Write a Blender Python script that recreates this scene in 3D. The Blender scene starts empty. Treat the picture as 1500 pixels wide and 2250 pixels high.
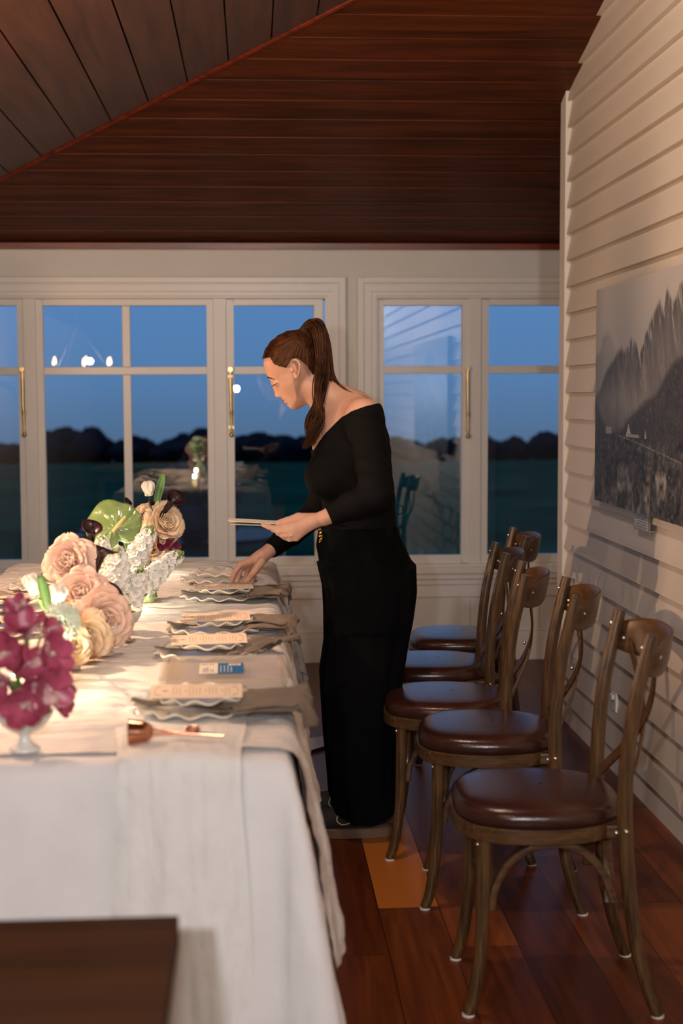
import bpy, bmesh, math, random
import numpy as np
from mathutils import Vector, Matrix, Euler
random.seed(7); RNG = np.random.RandomState(11)
SC = bpy.context.scene; COL = SC.collection
PI = math.pi

# ---------------------------------------------------------------- camera
F = 3125.; CX, CY, H = 750., 1125., 1.37          # 50 mm on a 24x36 frame held upright
_d = np.array([(556 - CX) / F, -(868 - CY) / F, 1.]); _d /= np.linalg.norm(_d)
_h = np.array([1, .0045, 0.]); _h -= _h @ _d * _d; _h /= np.linalg.norm(_h)
_u = np.cross(_d, _h); _u = -_u if _u[1] < 0 else _u
CM = np.array([_h, _d, _u]).T
def _ray(x, y): return CM.T @ np.array([(x - CX) / F, -(y - CY) / F, 1.])
_O = np.array([0, 0, H])
def at(x, y, Y):  r = _ray(x, y); return _O + r * Y / r[1]          # point of the photograph at depth Y
def atz(x, y, z): r = _ray(x, y); return _O + r * (z - H) / r[2]    # ... at height z
def atx(x, y, X): r = _ray(x, y); return _O + r * X / r[0]
cam = bpy.data.cameras.new('camera'); co = bpy.data.objects.new('camera', cam); COL.objects.link(co)
cam.sensor_fit = 'VERTICAL'; cam.sensor_height = 36; cam.sensor_width = 24; cam.lens = 50
cam.clip_end = 1000; cam.clip_start = .05
cam.dof.use_dof = True; cam.dof.focus_distance = 4.4; cam.dof.aperture_fstop = 3.0
R, U, Fw = CM[0], CM[1], CM[2]
co.matrix_world = Matrix(((R[0], U[0], -Fw[0], 0), (R[1], U[1], -Fw[1], 0), (R[2], U[2], -Fw[2], H), (0, 0, 0, 1)))
SC.camera = co

# ---------------------------------------------------------------- world and light
SC.view_settings.view_transform = 'Standard'; SC.view_settings.look = 'None'
SC.view_settings.gamma = 1; SC.view_settings.use_curve_mapping = False
SC.view_settings.exposure = 0.0
W = bpy.data.worlds.new('dusk_sky'); SC.world = W; W.use_nodes = True
nt = W.node_tree; nt.nodes.clear()
tc = nt.nodes.new('ShaderNodeTexCoord'); sx = nt.nodes.new('ShaderNodeSeparateXYZ')
mr = nt.nodes.new('ShaderNodeMapRange'); mr.inputs[1].default_value = -.03; mr.inputs[2].default_value = .07
cr = nt.nodes.new('ShaderNodeValToRGB'); e = cr.color_ramp.elements
e[0].position = 0; e[0].color = (.10, .19, .34, 1); e[1].position = 1; e[1].color = (.115, .28, .60, 1)
q = e.new(.4); q.color = (.11, .25, .50, 1)
bg = nt.nodes.new('ShaderNodeBackground'); bg.inputs[1].default_value = 1.0
wo = nt.nodes.new('ShaderNodeOutputWorld')
L = nt.links.new
L(tc.outputs['Generated'], sx.inputs[0]); L(sx.outputs[2], mr.inputs[0]); L(mr.outputs[0], cr.inputs[0])
L(cr.outputs[0], bg.inputs[0]); L(bg.outputs[0], wo.inputs[0])

def lamp(name, kind, loc, power, color, size=.1, target=None, parent=None):
    l = bpy.data.lights.new(name, kind); l.energy = power; l.color = color
    if kind == 'AREA': l.shape = 'DISK'; l.size = size
    else: l.shadow_soft_size = size
    o = bpy.data.objects.new(name, l); COL.objects.link(o); o.location = loc
    if target is not None: o.rotation_euler = (Vector(target) - Vector(loc)).to_track_quat('-Z', 'Y').to_euler()
    if parent: o.parent = parent
    return o
lamp('flash', 'AREA', (-.17, .0, 1.436), 25, (.92, .95, 1.0), .05, (0.0, 5, 1.25))          # the flash beside the lens
lamp('ceiling_bounce', 'AREA', (.1, -3.0, 2.695), 125, (1, .93, .86), .22, (0.3, 6, .9))  # added soft fill behind the camera, in place of bounced flash
lamp('overhead_fill', 'POINT', (-.7, .8, 2.40), 26, (1, .70, .46), .05)  # added warm fill without a fixture, brightens the right wall and floor
lamp('overhead_fill', 'POINT', (.10, 3.5, 2.66), 41, (1, .80, .64), .05)  # added fill above the frame, put in to brighten the walls

# ---------------------------------------------------------------- helpers
def empty(name, loc, label=None, cat=None, group=None, rz=0):
    o = bpy.data.objects.new(name, None); COL.objects.link(o); o.location = loc; o.rotation_euler[2] = rz
    o.empty_display_size = .05
    tag(o, label, cat, group); return o
def tag(o, label=None, cat=None, group=None, kind=None):
    if label: o['label'] = label
    if cat: o['category'] = cat
    if group: o['group'] = group
    if kind: o['kind'] = kind
    return o
class MB:
    """collects geometry for one mesh object"""
    def __init__(s): s.v = []; s.f = []; s.m = []; s.n = 0
    def add(s, v, f, mi=0):
        v = np.asarray(v, float).reshape(-1, 3); s.v.append(v)
        s.f += [[i + s.n for i in q] for q in f]; s.m += [mi] * len(f); s.n += len(v); return s
    def box(s, a, b, mi=0, M=None):
        x0, y0, z0 = a; x1, y1, z1 = b
        v = np.array([(x, y, z) for x in (x0, x1) for y in (y0, y1) for z in (z0, z1)], float)
        if M is not None: v = v @ np.array(M)[:3, :3].T + np.array(M)[:3, 3] if np.array(M).shape == (4, 4) else v @ M.T
        return s.add(v, [(0, 1, 3, 2), (4, 6, 7, 5), (0, 4, 5, 1), (2, 3, 7, 6), (0, 2, 6, 4), (1, 5, 7, 3)], mi)
    def tube(s, pts, rad, n=12, mi=0, cap=True, asp=1., up=(0, 0, 1), closed=False, sq=None):
        P = np.asarray(pts, float); m = len(P); rad = np.broadcast_to(np.asarray(rad, float), (m,))
        T = np.gradient(P, axis=0)
        if closed: T = np.roll(P, -1, 0) - np.roll(P, 1, 0)
        T /= np.linalg.norm(T, axis=1)[:, None] + 1e-12
        upv = np.array(up, float); A = []; 
        a = upv - upv @ T[0] * T[0]
        if np.linalg.norm(a) < 1e-4: a = np.cross(T[0], (1, 0, .3))
        a /= np.linalg.norm(a)
        for t in T:
            a = a - a @ t * t; a /= np.linalg.norm(a) + 1e-12; A.append(a)
        A = np.array(A); B = np.cross(T, A)
        th = np.arange(n) * 2 * PI / n; c, sn = np.cos(th), np.sin(th)
        if sq:
            c = np.sign(c) * np.abs(c) ** sq; sn = np.sign(sn) * np.abs(sn) ** sq
        V = P[:, None] + rad[:, None, None] * (A[:, None] * c[None, :, None] + asp * B[:, None] * sn[None, :, None])
        fs = []; k = m if closed else m - 1
        for i in range(k):
            i2 = (i + 1) % m
            for j in range(n): fs.append((i * n + j, i * n + (j + 1) % n, i2 * n + (j + 1) % n, i2 * n + j))
        if cap and not closed: fs.append(tuple(range(n))[::-1]); fs.append(tuple((m - 1) * n + j for j in range(n)))
        return s.add(V.reshape(-1, 3), fs, mi)
    def lathe(s, prof, n=32, c=(0, 0, 0), mi=0, ruf=None):
        prof = np.array(prof, float); th = np.arange(n) * 2 * PI / n
        V = np.array([[(c[0] + r * math.cos(t), c[1] + r * math.sin(t), c[2] + z) for t in th] for r, z in prof]).reshape(-1, 3)
        m = len(prof); fs = [(i * n + j, i * n + (j + 1) % n, (i + 1) * n + (j + 1) % n, (i + 1) * n + j) for i in range(m - 1) for j in range(n)]
        return s.add(V, fs, mi)
    def grid(s, V, mi=0, wrap=False):
        V = np.asarray(V, float); a, b = V.shape[:2]; k = b if wrap else b - 1
        fs = [(i * b + j, i * b + (j + 1) % b, (i + 1) * b + (j + 1) % b, (i + 1) * b + j) for i in range(a - 1) for j in range(k)]
        return s.add(V.reshape(-1, 3), fs, mi)
    def sphere(s, c, r, n=12, mi=0):
        r = np.broadcast_to(np.array(r, float), (3,)); th = np.linspace(0, PI, n // 2 + 2); ph = np.arange(n) * 2 * PI / n
        V = np.array([[(c[0] + r[0] * math.sin(t) * math.cos(p), c[1] + r[1] * math.sin(t) * math.sin(p), c[2] + r[2] * math.cos(t)) for p in ph] for t in th])
        return s.grid(V, mi, True)
    def build(s, name, mats, parent=None, smooth=True, bevel=0, loc=None, sub=0, solid=0, angle=40):
        me = bpy.data.meshes.new(name); V = np.concatenate(s.v) if s.v else np.zeros((0, 3))
        me.from_pydata(V.tolist(), [], s.f); me.update()
        if not isinstance(mats, (list, tuple)): mats = [mats]
        for m in mats: me.materials.append(m)
        if len(mats) > 1: me.polygons.foreach_set('material_index', s.m)
        if smooth: me.polygons.foreach_set('use_smooth', [True] * len(me.polygons))
        bm = bmesh.new(); bm.from_mesh(me); bmesh.ops.remove_doubles(bm, verts=bm.verts, dist=1e-6)
        bmesh.ops.recalc_face_normals(bm, faces=bm.faces); bm.to_mesh(me); bm.free()
        o = bpy.data.objects.new(name, me); COL.objects.link(o)
        if parent: o.parent = parent
        if loc is not None: o.location = loc
        if smooth and angle and angle < 180:
            me.set_sharp_from_angle(angle=math.radians(angle))
        if solid: md = o.modifiers.new('s', 'SOLIDIFY'); md.thickness = solid; md.offset = 0
        if bevel: md = o.modifiers.new('b', 'BEVEL'); md.width = bevel; md.segments = 2; md.limit_method = 'ANGLE'; md.angle_limit = .6
        if sub: md = o.modifiers.new('u', 'SUBSURF'); md.levels = sub; md.render_levels = sub
        return o
def copy_tree(o, parent=None):
    c = o.copy(); COL.objects.link(c)
    if parent: c.parent = parent
    for ch in list(o.children): copy_tree(ch, c)
    return c
def cr_spline(P, n):
    """Catmull-Rom through the rows of P"""
    P = np.asarray(P, float); k = len(P); t = np.linspace(0, k - 1, n); i = np.clip(t.astype(int), 0, k - 2); u = (t - i)[:, None]
    Q = np.vstack([2 * P[0] - P[1], P, 2 * P[-1] - P[-2]]); a, b, c, d = Q[i], Q[i + 1], Q[i + 2], Q[i + 3]
    return .5 * (2 * b + (c - a) * u + (2 * a - 5 * b + 4 * c - d) * u ** 2 + (3 * b - a - 3 * c + d) * u ** 3)
def vnoise(x, y, seed=0):
    """smooth value noise on arrays"""
    r = np.random.RandomState(seed); T = r.rand(64, 64); xi = np.floor(x).astype(int); yi = np.floor(y).astype(int)
    fx = x - xi; fy = y - yi; fx = fx * fx * (3 - 2 * fx); fy = fy * fy * (3 - 2 * fy)
    g = lambda a, b: T[a % 64, b % 64]
    return (g(xi, yi) * (1 - fx) + g(xi + 1, yi) * fx) * (1 - fy) + (g(xi, yi + 1) * (1 - fx) + g(xi + 1, yi + 1) * fx) * fy
def fbm(x, y, seed=0, o=4):
    s = 0; a = .5
    for k in range(o): s = s + a * (vnoise(x * 2 ** k, y * 2 ** k, seed + k) - .5) * 2; a *= .5
    return s

# signed-distance modelling for bodies
def smin(a, b, k):
    h = np.clip(.5 + .5 * (b - a) / k, 0, 1); return b * (1 - h) + a * h - k * h * (1 - h)
def cone(P, a, b, ra, rb):
    a = np.asarray(a, float); b = np.asarray(b, float); ab = b - a; t = np.clip((P - a) @ ab / (ab @ ab), 0, 1)
    return np.linalg.norm(P - a - t[:, None] * ab, axis=1) - (ra + (rb - ra) * t)
def ell(P, c, r, Rm=None):
    q = P - np.asarray(c, float)
    if Rm is not None: q = q @ Rm          # columns of Rm are the local axes
    r = np.asarray(r, float); k0 = np.linalg.norm(q / r, axis=1); k1 = np.linalg.norm(q / r ** 2, axis=1) + 1e-9
    return k0 * (k0 - 1) / k1
def poly2(p, V):
    """signed distance to closed 2-D polygon"""
    V = np.asarray(V, float); d = np.full(len(p), 1e9); s = np.ones(len(p)); n = len(V); j = n - 1
    for i in range(n):
        e_ = V[j] - V[i]; w = p - V[i]; b = w - e_ * np.clip(w @ e_ / (e_ @ e_), 0, 1)[:, None]
        d = np.minimum(d, (b * b).sum(1)); c1 = p[:, 1] >= V[i][1]; c2 = p[:, 1] < V[j][1]; c3 = e_[0] * w[:, 1] > e_[1] * w[:, 0]
        fl = (c1 & c2 & c3) | (~c1 & ~c2 & ~c3); s[fl] *= -1; j = i
    return s * np.sqrt(d)
def sdf_mesh(fn, lo, hi, h, slack=1.6):
    lo = np.array(lo, float); B = 8; nb = np.ceil((np.array(hi) - lo) / (B * h)).astype(int)
    G = np.empty(nb * B, np.float32); bi = np.stack(np.meshgrid(*[np.arange(k) for k in nb], indexing='ij'), -1).reshape(-1, 3)
    cv = fn(lo + (bi + .5) * B * h); near = np.abs(cv) < B * h * .87 * slack + .004
    G = np.repeat(np.repeat(np.repeat(np.where(cv < 0, -1., 1.).astype(np.float32).reshape(nb), B, 0), B, 1), B, 2)
    loc = np.stack(np.meshgrid(*[np.arange(B)] * 3, indexing='ij'), -1).reshape(-1, 3); nbk = bi[near]
    for s in range(0, len(nbk), 600):
        bb = nbk[s:s + 600]; idx = (bb[:, None] * B + loc[None]).reshape(-1, 3)
        G[idx[:, 0], idx[:, 1], idx[:, 2]] = fn(lo + idx * h)
    S = G < 0; cs = [(i, j, k) for i in (0, 1) for j in (0, 1) for k in (0, 1)]; nx, ny, nz = G.shape
    cnt = sum(S[i:nx - 1 + i, j:ny - 1 + j, k:nz - 1 + k].astype(np.int8) for i, j, k in cs)
    C = np.argwhere((cnt > 0) & (cnt < 8)); val = {c: G[C[:, 0] + c[0], C[:, 1] + c[1], C[:, 2] + c[2]] for c in cs}
    acc = np.zeros((len(C), 3)); num = np.zeros(len(C))
    for c in cs:
        for ax in range(3):
            if c[ax] == 0:
                d = list(c); d[ax] = 1; d = tuple(d); a, b = val[c], val[d]; m = (a < 0) != (b < 0)
                t = np.where(m, a / np.where(m, a - b, 1), 0); p = np.array(c, float)[None].repeat(len(C), 0); p[:, ax] += t
                acc[m] += p[m]; num[m] += 1
    V = lo + (C + acc / num[:, None]) * h
    ID = np.full(G.shape, -1, np.int32); ID[C[:, 0], C[:, 1], C[:, 2]] = np.arange(len(C)); Fc = []
    for ax in range(3):
        o1, o2 = [(1, 2), (2, 0), (0, 1)][ax]; sl = [slice(1, -1)] * 3; a = S[tuple(sl)]; s2 = list(sl); s2[ax] = slice(2, None); b = S[tuple(s2)]
        E_ = np.argwhere(a != b) + 1; flip = S[E_[:, 0], E_[:, 1], E_[:, 2]]
        def cell(d1, d2):
            q = E_.copy(); q[:, o1] -= d1; q[:, o2] -= d2; return ID[q[:, 0], q[:, 1], q[:, 2]]
        Q = np.stack([cell(1, 1), cell(0, 1), cell(0, 0), cell(1, 0)], 1); Q[~flip] = Q[~flip][:, ::-1]; Fc.append(Q[(Q >= 0).all(1)])
    return V, np.concatenate(Fc)
def sdf_obj(name, fn, lo, hi, h, mat, parent, smooth_it=2):
    V, Fc = sdf_mesh(fn, lo, hi, h); me = bpy.data.meshes.new(name); me.from_pydata(V.tolist(), [], Fc.tolist()); me.update()
    me.materials.append(mat); me.polygons.foreach_set('use_smooth', [True] * len(me.polygons))
    o = bpy.data.objects.new(name, me); COL.objects.link(o); o.parent = parent
    if parent: o.location = -Vector(parent.location)
    if smooth_it: md = o.modifiers.new('sm', 'SMOOTH'); md.factor = .5; md.iterations = smooth_it
    return o

# ---------------------------------------------------------------- materials
def new_mat(name):
    m = bpy.data.materials.new(name); m.use_nodes = True; t = m.node_tree; return m, t, t.nodes['Principled BSDF']
def nd(t, kind, **kw):
    n = t.nodes.new(kind)
    for k, v in kw.items():
        if k.startswith('i'): n.inputs[int(k[1:])].default_value = v
        else: setattr(n, k, v)
    return n
def rgb(r, g, b):
    f = lambda c: (c / 255 / 12.92) if c / 255 <= .04045 else ((c / 255 + .055) / 1.055) ** 2.4
    return (f(r), f(g), f(b), 1)
def mat(name, c, rough=.6, metal=0, var=.08, scale=8, bump=0, bscale=60, spec=.5, sss=0, coat=0, stretch=(1, 1, 1), c2=None, trans=0, sheen=0, bdist=.002, emit=None, es=1., detail=4):
    m, t, p = new_mat(name); l = t.links.new
    tcn = nd(t, 'ShaderNodeTexCoord'); mp = nd(t, 'ShaderNodeMapping'); mp.inputs[3].default_value = stretch
    l(tcn.outputs['Object'], mp.inputs[0])
    nz = nd(t, 'ShaderNodeTexNoise'); nz.inputs['Scale'].default_value = scale; nz.inputs['Detail'].default_value = detail; l(mp.outputs[0], nz.inputs[0])
    c = c if len(c) == 4 else (*c, 1)
    a = tuple(max(0, x * (1 - var)) for x in c[:3]) + (1,); b = c2 if c2 else tuple(min(1, x * (1 + var)) for x in c[:3]) + (1,)
    rp = nd(t, 'ShaderNodeValToRGB'); rp.color_ramp.elements[0].color = a; rp.color_ramp.elements[1].color = b
    rp.color_ramp.elements[0].position = .3; rp.color_ramp.elements[1].position = .7
    l(nz.outputs[0], rp.inputs[0]); l(rp.outputs[0], p.inputs['Base Color'])
    p.inputs['Roughness'].default_value = rough; p.inputs['Metallic'].default_value = metal; p.inputs['Specular IOR Level'].default_value = spec
    if sss:
        p.inputs['Subsurface Weight'].default_value = sss; p.inputs['Subsurface Radius'].default_value = (.012, .005, .003); p.inputs['Subsurface Scale'].default_value = 1
    if coat: p.inputs['Coat Weight'].default_value = coat; p.inputs['Coat Roughness'].default_value = .12
    if trans: p.inputs['Transmission Weight'].default_value = trans
    if sheen: p.inputs['Sheen Weight'].default_value = sheen
    if emit: p.inputs['Emission Color'].default_value = emit; p.inputs['Emission Strength'].default_value = es
    if bump:
        n2 = nd(t, 'ShaderNodeTexNoise'); n2.inputs['Scale'].default_value = bscale; n2.inputs['Detail'].default_value = 5; l(mp.outputs[0], n2.inputs[0])
        bp = nd(t, 'ShaderNodeBump'); bp.inputs['Strength'].default_value = bump; bp.inputs['Distance'].default_value = bdist
        l(n2.outputs[0], bp.inputs['Height']); l(bp.outputs[0], p.inputs['Normal'])
    return m
def wood(name, c1, c2, axis=0, rough=.35, scale=3, gscale=14, coat=0, bump=.25, spec=.5):
    """grain stretched along one object axis"""
    m, t, p = new_mat(name); l = t.links.new; st = [gscale] * 3; st[axis] = gscale * .06
    tcn = nd(t, 'ShaderNodeTexCoord'); mp = nd(t, 'ShaderNodeMapping'); mp.inputs[3].default_value = st; l(tcn.outputs['Object'], mp.inputs[0])
    n1 = nd(t, 'ShaderNodeTexNoise'); n1.inputs['Scale'].default_value = scale; n1.inputs['Detail'].default_value = 8; n1.inputs['Distortion'].default_value = .6
    n2 = nd(t, 'ShaderNodeTexNoise'); n2.inputs['Scale'].default_value = scale * 5; n2.inputs['Detail'].default_value = 3
    l(mp.outputs[0], n1.inputs[0]); l(mp.outputs[0], n2.inputs[0])
    mx = nd(t, 'ShaderNodeMath', operation='MULTIPLY_ADD'); mx.inputs[1].default_value = .35; l(n2.outputs[0], mx.inputs[0]); l(n1.outputs[0], mx.inputs[2])
    rp = nd(t, 'ShaderNodeValToRGB'); rp.color_ramp.elements[0].color = c1; rp.color_ramp.elements[1].color = c2
    rp.color_ramp.elements[0].position = .45; rp.color_ramp.elements[1].position = .85
    l(mx.outputs[0], rp.inputs[0]); l(rp.outputs[0], p.inputs['Base Color'])
    p.inputs['Roughness'].default_value = rough; p.inputs['Specular IOR Level'].default_value = spec
    if coat: p.inputs['Coat Weight'].default_value = coat; p.inputs['Coat Roughness'].default_value = .15
    bp = nd(t, 'ShaderNodeBump'); bp.inputs['Strength'].default_value = bump; bp.inputs['Distance'].default_value = .0015
    l(mx.outputs[0], bp.inputs['Height']); l(bp.outputs[0], p.inputs['Normal'])
    return m, t, p, rp
M = {}
M['paint'] = mat('off_white_wall_paint', (.585, .575, .55), .55, var=.02, bump=.1, bscale=90)
M['trim'] = mat('white_trim_gloss', (.655, .635, .615), .35, var=.02)
M['siding'] = mat('cream_siding_paint', (.66, .585, .505), .5, var=.03, scale=3, bump=.15, bscale=40, stretch=(1, .3, 1))
M['post'] = mat('white_corner_paint', (.74, .69, .63), .5, var=.02)
M['linen'] = mat('white_linen', (.70, .665, .66), .9, var=.03, scale=14, bump=.5, bscale=240, stretch=(1, .5, 1), sheen=.2)
M['gauze'] = mat('cream_gauze', (.70, .645, .61), .95, var=.05, scale=20, bump=1, bscale=42, stretch=(.35, 2.2, 1), bdist=.009)
M['gauze_front'] = mat('cream_gauze_runner', (.71, .68, .655), .95, var=.04, scale=20, bump=.9, bscale=34, stretch=(1.4, 1, .8), bdist=.005)
M['napkin'] = mat('taupe_linen', (.17, .125, .092), .9, var=.12, scale=12, bump=.5, bscale=200)
M['china'] = mat('cream_china', (.72, .66, .56), .22, var=.02, coat=.3)
M['card'] = mat('cream_card', (.78, .62, .48), .8, var=.02, bump=.1, bscale=300)
M['card2'] = mat('ivory_card_stock', (.85, .76, .62), .75, var=.02)
M['ink'] = mat('terracotta_ink', (.42, .17, .12), .9)
M['brass'] = mat('aged_brass', (.62, .46, .22), .3, 1, var=.12, scale=30)
M['gold'] = mat('gold', (.9, .62, .28), .25, 1)
M['silver'] = mat('silver', (.85, .83, .8), .2, 1)
M['copper'] = mat('polished_copper', (.62, .27, .16), .18, 1, var=.1)
M['steel'] = mat('screw_steel', (.75, .72, .66), .25, 1)
M['leather'] = mat('brown_leather', rgb(54, 26, 19), .25, var=.2, scale=18, bump=.25, bscale=160, spec=.55)
M['pad'] = mat('white_felt_pad', (.7, .68, .62), .9)
M['black'] = mat('black_jersey', (.0045, .004, .004), .8, var=.2, scale=20, bump=.25, bscale=40, stretch=(1, 1, 3), spec=.10)
M['trouser'] = mat('black_crepe', (.0030, .0030, .0034), .9, var=.2, spec=.06)
M['skin'] = mat('skin', (.62, .34, .235), .48, var=.07, scale=22, sss=.12, spec=.4, bump=.08, bscale=220)
M['lip'] = mat('lip', (.42, .13, .10), .45, var=.08, scale=60)
M['hair'] = mat('chestnut_hair', (.020, .0080, .0045), .42, var=.5, scale=30, stretch=(1, 1, 1), spec=.45, c2=(.068, .024, .010, 1), bump=.2, bscale=90)
M['hair'].node_tree.nodes['Principled BSDF'].inputs['Specular Tint'].default_value = (.75, .42, .25, 1)
M['lash'] = mat('dark_lash', (.015, .01, .008), .7)
M['elastic'] = mat('black_elastic', (.01, .01, .01), .7)
M['shoe'] = mat('dark_suede', (.02, .017, .016), .8)
M['sole'] = mat('tan_rubber_sole', (.17, .095, .058), .85)
M['lace'] = mat('pale_lace', (.45, .40, .33), .8)
M['iron'] = mat('black_iron', (.02, .018, .016), .5, .6)
M['bulb'] = mat('lit_bulb', (1, .8, .5), .4, emit=(1, .60, .26, 1), es=22)
M['candle'] = mat('lit_wax', (1, .85, .6), .5, emit=(1, .80, .50, 1), es=9)
M['frost'] = mat('frosted_glass_cup', (.95, .88, .74), .35, trans=.6)
M['outlet'] = mat('white_plastic', (.8, .78, .75), .35)
M['green'] = mat('stem_green', (.07, .14, .035), .5, var=.25, scale=30)
M['leafgreen'] = mat('leaf_green', (.09, .19, .04), .4, var=.25, scale=25)
M['sepal'] = mat('bud_green', (.22, .30, .11), .6, var=.2, scale=60)
M['white_petal'] = mat('white_petal', (.90, .885, .83), .6, var=.06, scale=40, sss=.05)
M['tulip'] = mat('ivory_tulip', (.82, .75, .64), .5, var=.06, scale=30, sss=.05)
M['rose'] = mat('blush_rose', (.78, .48, .37), .6, var=.09, scale=16, sss=.06, c2=(.83, .58, .46, 1))
M['rose_peach'] = mat('peach_rose', (.80, .52, .33), .6, var=.09, scale=16, sss=.06, c2=(.85, .66, .44, 1))
M['carnation'] = mat('pale_green_carnation', (.62, .70, .48), .7, var=.12, scale=60, c2=(.84, .87, .72, 1))
M['orchid'] = mat('magenta_orchid', (.33, .026, .075), .42, var=.4, scale=26, sss=.05, c2=(.56, .105, .19, 1), spec=.6)
M['orchid_dark'] = mat('burgundy_orchid', (.16, .012, .04), .45, var=.3, scale=26)
M['orchid_lip'] = mat('orchid_lip', (.74, .60, .46), .5, var=.2, scale=140, c2=(.55, .22, .28, 1))
M['calla'] = mat('black_calla', (.010, .003, .005), .35, var=.3, spec=.5, c2=(.035, .006, .012, 1), scale=12)
M['spadix'] = mat('cream_spadix', (.68, .52, .24), .6, var=.1, scale=80, bump=.5, bscale=200)
M['bowl'] = mat('white_ceramic_bowl', (.72, .70, .64), .3, coat=.4, var=.03)
M['dark_wall'] = mat('unlit_room_dark', (.035, .025, .02), .8)  # darkness of the unlit room put into the colour of unseen walls
# anthurium: green, veined and shiny
m, t, p = new_mat('green_anthurium'); l = t.links.new
tcn = nd(t, 'ShaderNodeTexCoord'); n = nd(t, 'ShaderNodeTexNoise'); n.inputs['Scale'].default_value = 28; l(tcn.outputs['Object'], n.inputs[0])
rp = nd(t, 'ShaderNodeValToRGB'); rp.color_ramp.elements[0].color = (.12, .22, .06, 1); rp.color_ramp.elements[1].color = (.27, .37, .15, 1); l(n.outputs[0], rp.inputs[0]); l(rp.outputs[0], p.inputs['Base Color'])
p.inputs['Roughness'].default_value = .18; p.inputs['Coat Weight'].default_value = .6
b = nd(t, 'ShaderNodeBump'); b.inputs['Strength'].default_value = .7; b.inputs['Distance'].default_value = .006; l(n.outputs[0], b.inputs['Height']); l(b.outputs[0], p.inputs['Normal'])
M['anthurium'] = m
M['ceil'], _, p, _ = wood('mahogany_ceiling_boards', rgb(50, 22, 7), rgb(92, 43, 16), 0, .42, gscale=9, bump=.12, spec=.15)
M['ceil_left'], _, p, _ = wood('mahogany_side_boards', rgb(60, 35, 25), rgb(90, 56, 41), 1, .42, gscale=9, bump=.12, spec=.5)  # greyer copy of the ceiling wood, flash sheen put into its colour
M['batten'] = wood('red_batten', rgb(60, 18, 6), rgb(120, 44, 18), 0, .35)[0]
M['oak'] = wood('oak_chair', rgb(50, 33, 17), rgb(100, 70, 39), 2, .33, 4, 26, bump=.5)[0]
M['oak_bent'] = wood('oak_bentwood', rgb(54, 35, 18), rgb(96, 66, 37), 0, .33, 4, 20, bump=.4)[0]
M['oak_crest'] = wood('oak_crest', rgb(50, 30, 14), rgb(88, 57, 29), 1, .36, 3, 11, bump=.2)[0]
M['plank'] = wood('dark_table_plank', rgb(40, 20, 9), rgb(74, 42, 22), 0, .65, 3, 9, bump=.2, spec=.06)[0]
# floor: long jarrah boards, one pale sapwood board
m, t, p = new_mat('jarrah_floor'); l = t.links.new
def mth(op, a, b=None, c=None):
    n = nd(t, 'ShaderNodeMath', operation=op)
    for i, v in enumerate((a, b, c)):
        if v is None: continue
        if isinstance(v, (int, float)): n.inputs[i].default_value = v
        else: l(v, n.inputs[i])
    return n.outputs[0]
tcn = nd(t, 'ShaderNodeTexCoord'); sp = nd(t, 'ShaderNodeSeparateXYZ'); l(tcn.outputs['Object'], sp.inputs[0]); X, Y = sp.outputs[0], sp.outputs[1]
bx_ = mth('DIVIDE', mth('SUBTRACT', X, .320), .164); bi = mth('FLOOR', bx_)
wn = nd(t, 'ShaderNodeTexWhiteNoise', noise_dimensions='1D'); l(bi, wn.inputs[1])
yy = mth('DIVIDE', mth('ADD', mth('SUBTRACT', Y, 3.69), mth('MULTIPLY', mth('MULTIPLY', wn.outputs[0], 1.9), mth('GREATER_THAN', mth('ABSOLUTE', bi), .5))), 1.9); yi = mth('FLOOR', yy)
cb = nd(t, 'ShaderNodeCombineXYZ'); l(bi, cb.inputs[0]); l(yi, cb.inputs[1])
w2 = nd(t, 'ShaderNodeTexWhiteNoise', noise_dimensions='2D'); l(cb.outputs[0], w2.inputs[0])
mp = nd(t, 'ShaderNodeMapping'); mp.inputs[3].default_value = (16, 1.0, 1); l(tcn.outputs['Object'], mp.inputs[0])
ad = nd(t, 'ShaderNodeVectorMath', operation='ADD'); l(mp.outputs[0], ad.inputs[0])
sc_ = nd(t, 'ShaderNodeVectorMath', operation='SCALE'); l(w2.outputs[1], sc_.inputs[0]); sc_.inputs[3].default_value = 40; l(sc_.outputs[0], ad.inputs[1])
n1 = nd(t, 'ShaderNodeTexNoise'); n1.inputs['Scale'].default_value = 1.6; n1.inputs['Detail'].default_value = 9; n1.inputs['Distortion'].default_value = 1.2; l(ad.outputs[0], n1.inputs[0])
v = mth('ADD', mth('MULTIPLY', n1.outputs[0], .7), mth('MULTIPLY', w2.outputs[0], .42))
rp = nd(t, 'ShaderNodeValToRGB'); es = rp.color_ramp.elements
es[0].position = .25; es[0].color = rgb(62, 25, 10); es[1].position = .85; es[1].color = rgb(136, 70, 28); q = es.new(.55); q.color = rgb(96, 43, 16)
l(v, rp.inputs[0])
sap = mth('MULTIPLY', mth('LESS_THAN', mth('ABSOLUTE', bi), .5), mth('LESS_THAN', mth('ABSOLUTE', yi), .5))
mx = nd(t, 'ShaderNodeMix', data_type='RGBA'); l(sap, mx.inputs[0]); l(rp.outputs[0], mx.inputs[6]); mx.inputs[7].default_value = rgb(190, 108, 42)
fr = mth('ABSOLUTE', mth('SUBTRACT', mth('FRACT', bx_), .5)); fy = mth('ABSOLUTE', mth('SUBTRACT', mth('FRACT', yy), .5))
gap = mth('MAXIMUM', mth('GREATER_THAN', fr, .492), mth('GREATER_THAN', fy, .4993))
m2 = nd(t, 'ShaderNodeMix', data_type='RGBA'); l(gap, m2.inputs[0]); l(mx.outputs[2], m2.inputs[6]); m2.inputs[7].default_value = rgb(40, 15, 7)
l(m2.outputs[2], p.inputs['Base Color']); p.inputs['Roughness'].default_value = .36; p.inputs['Specular IOR Level'].default_value = .28
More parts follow.
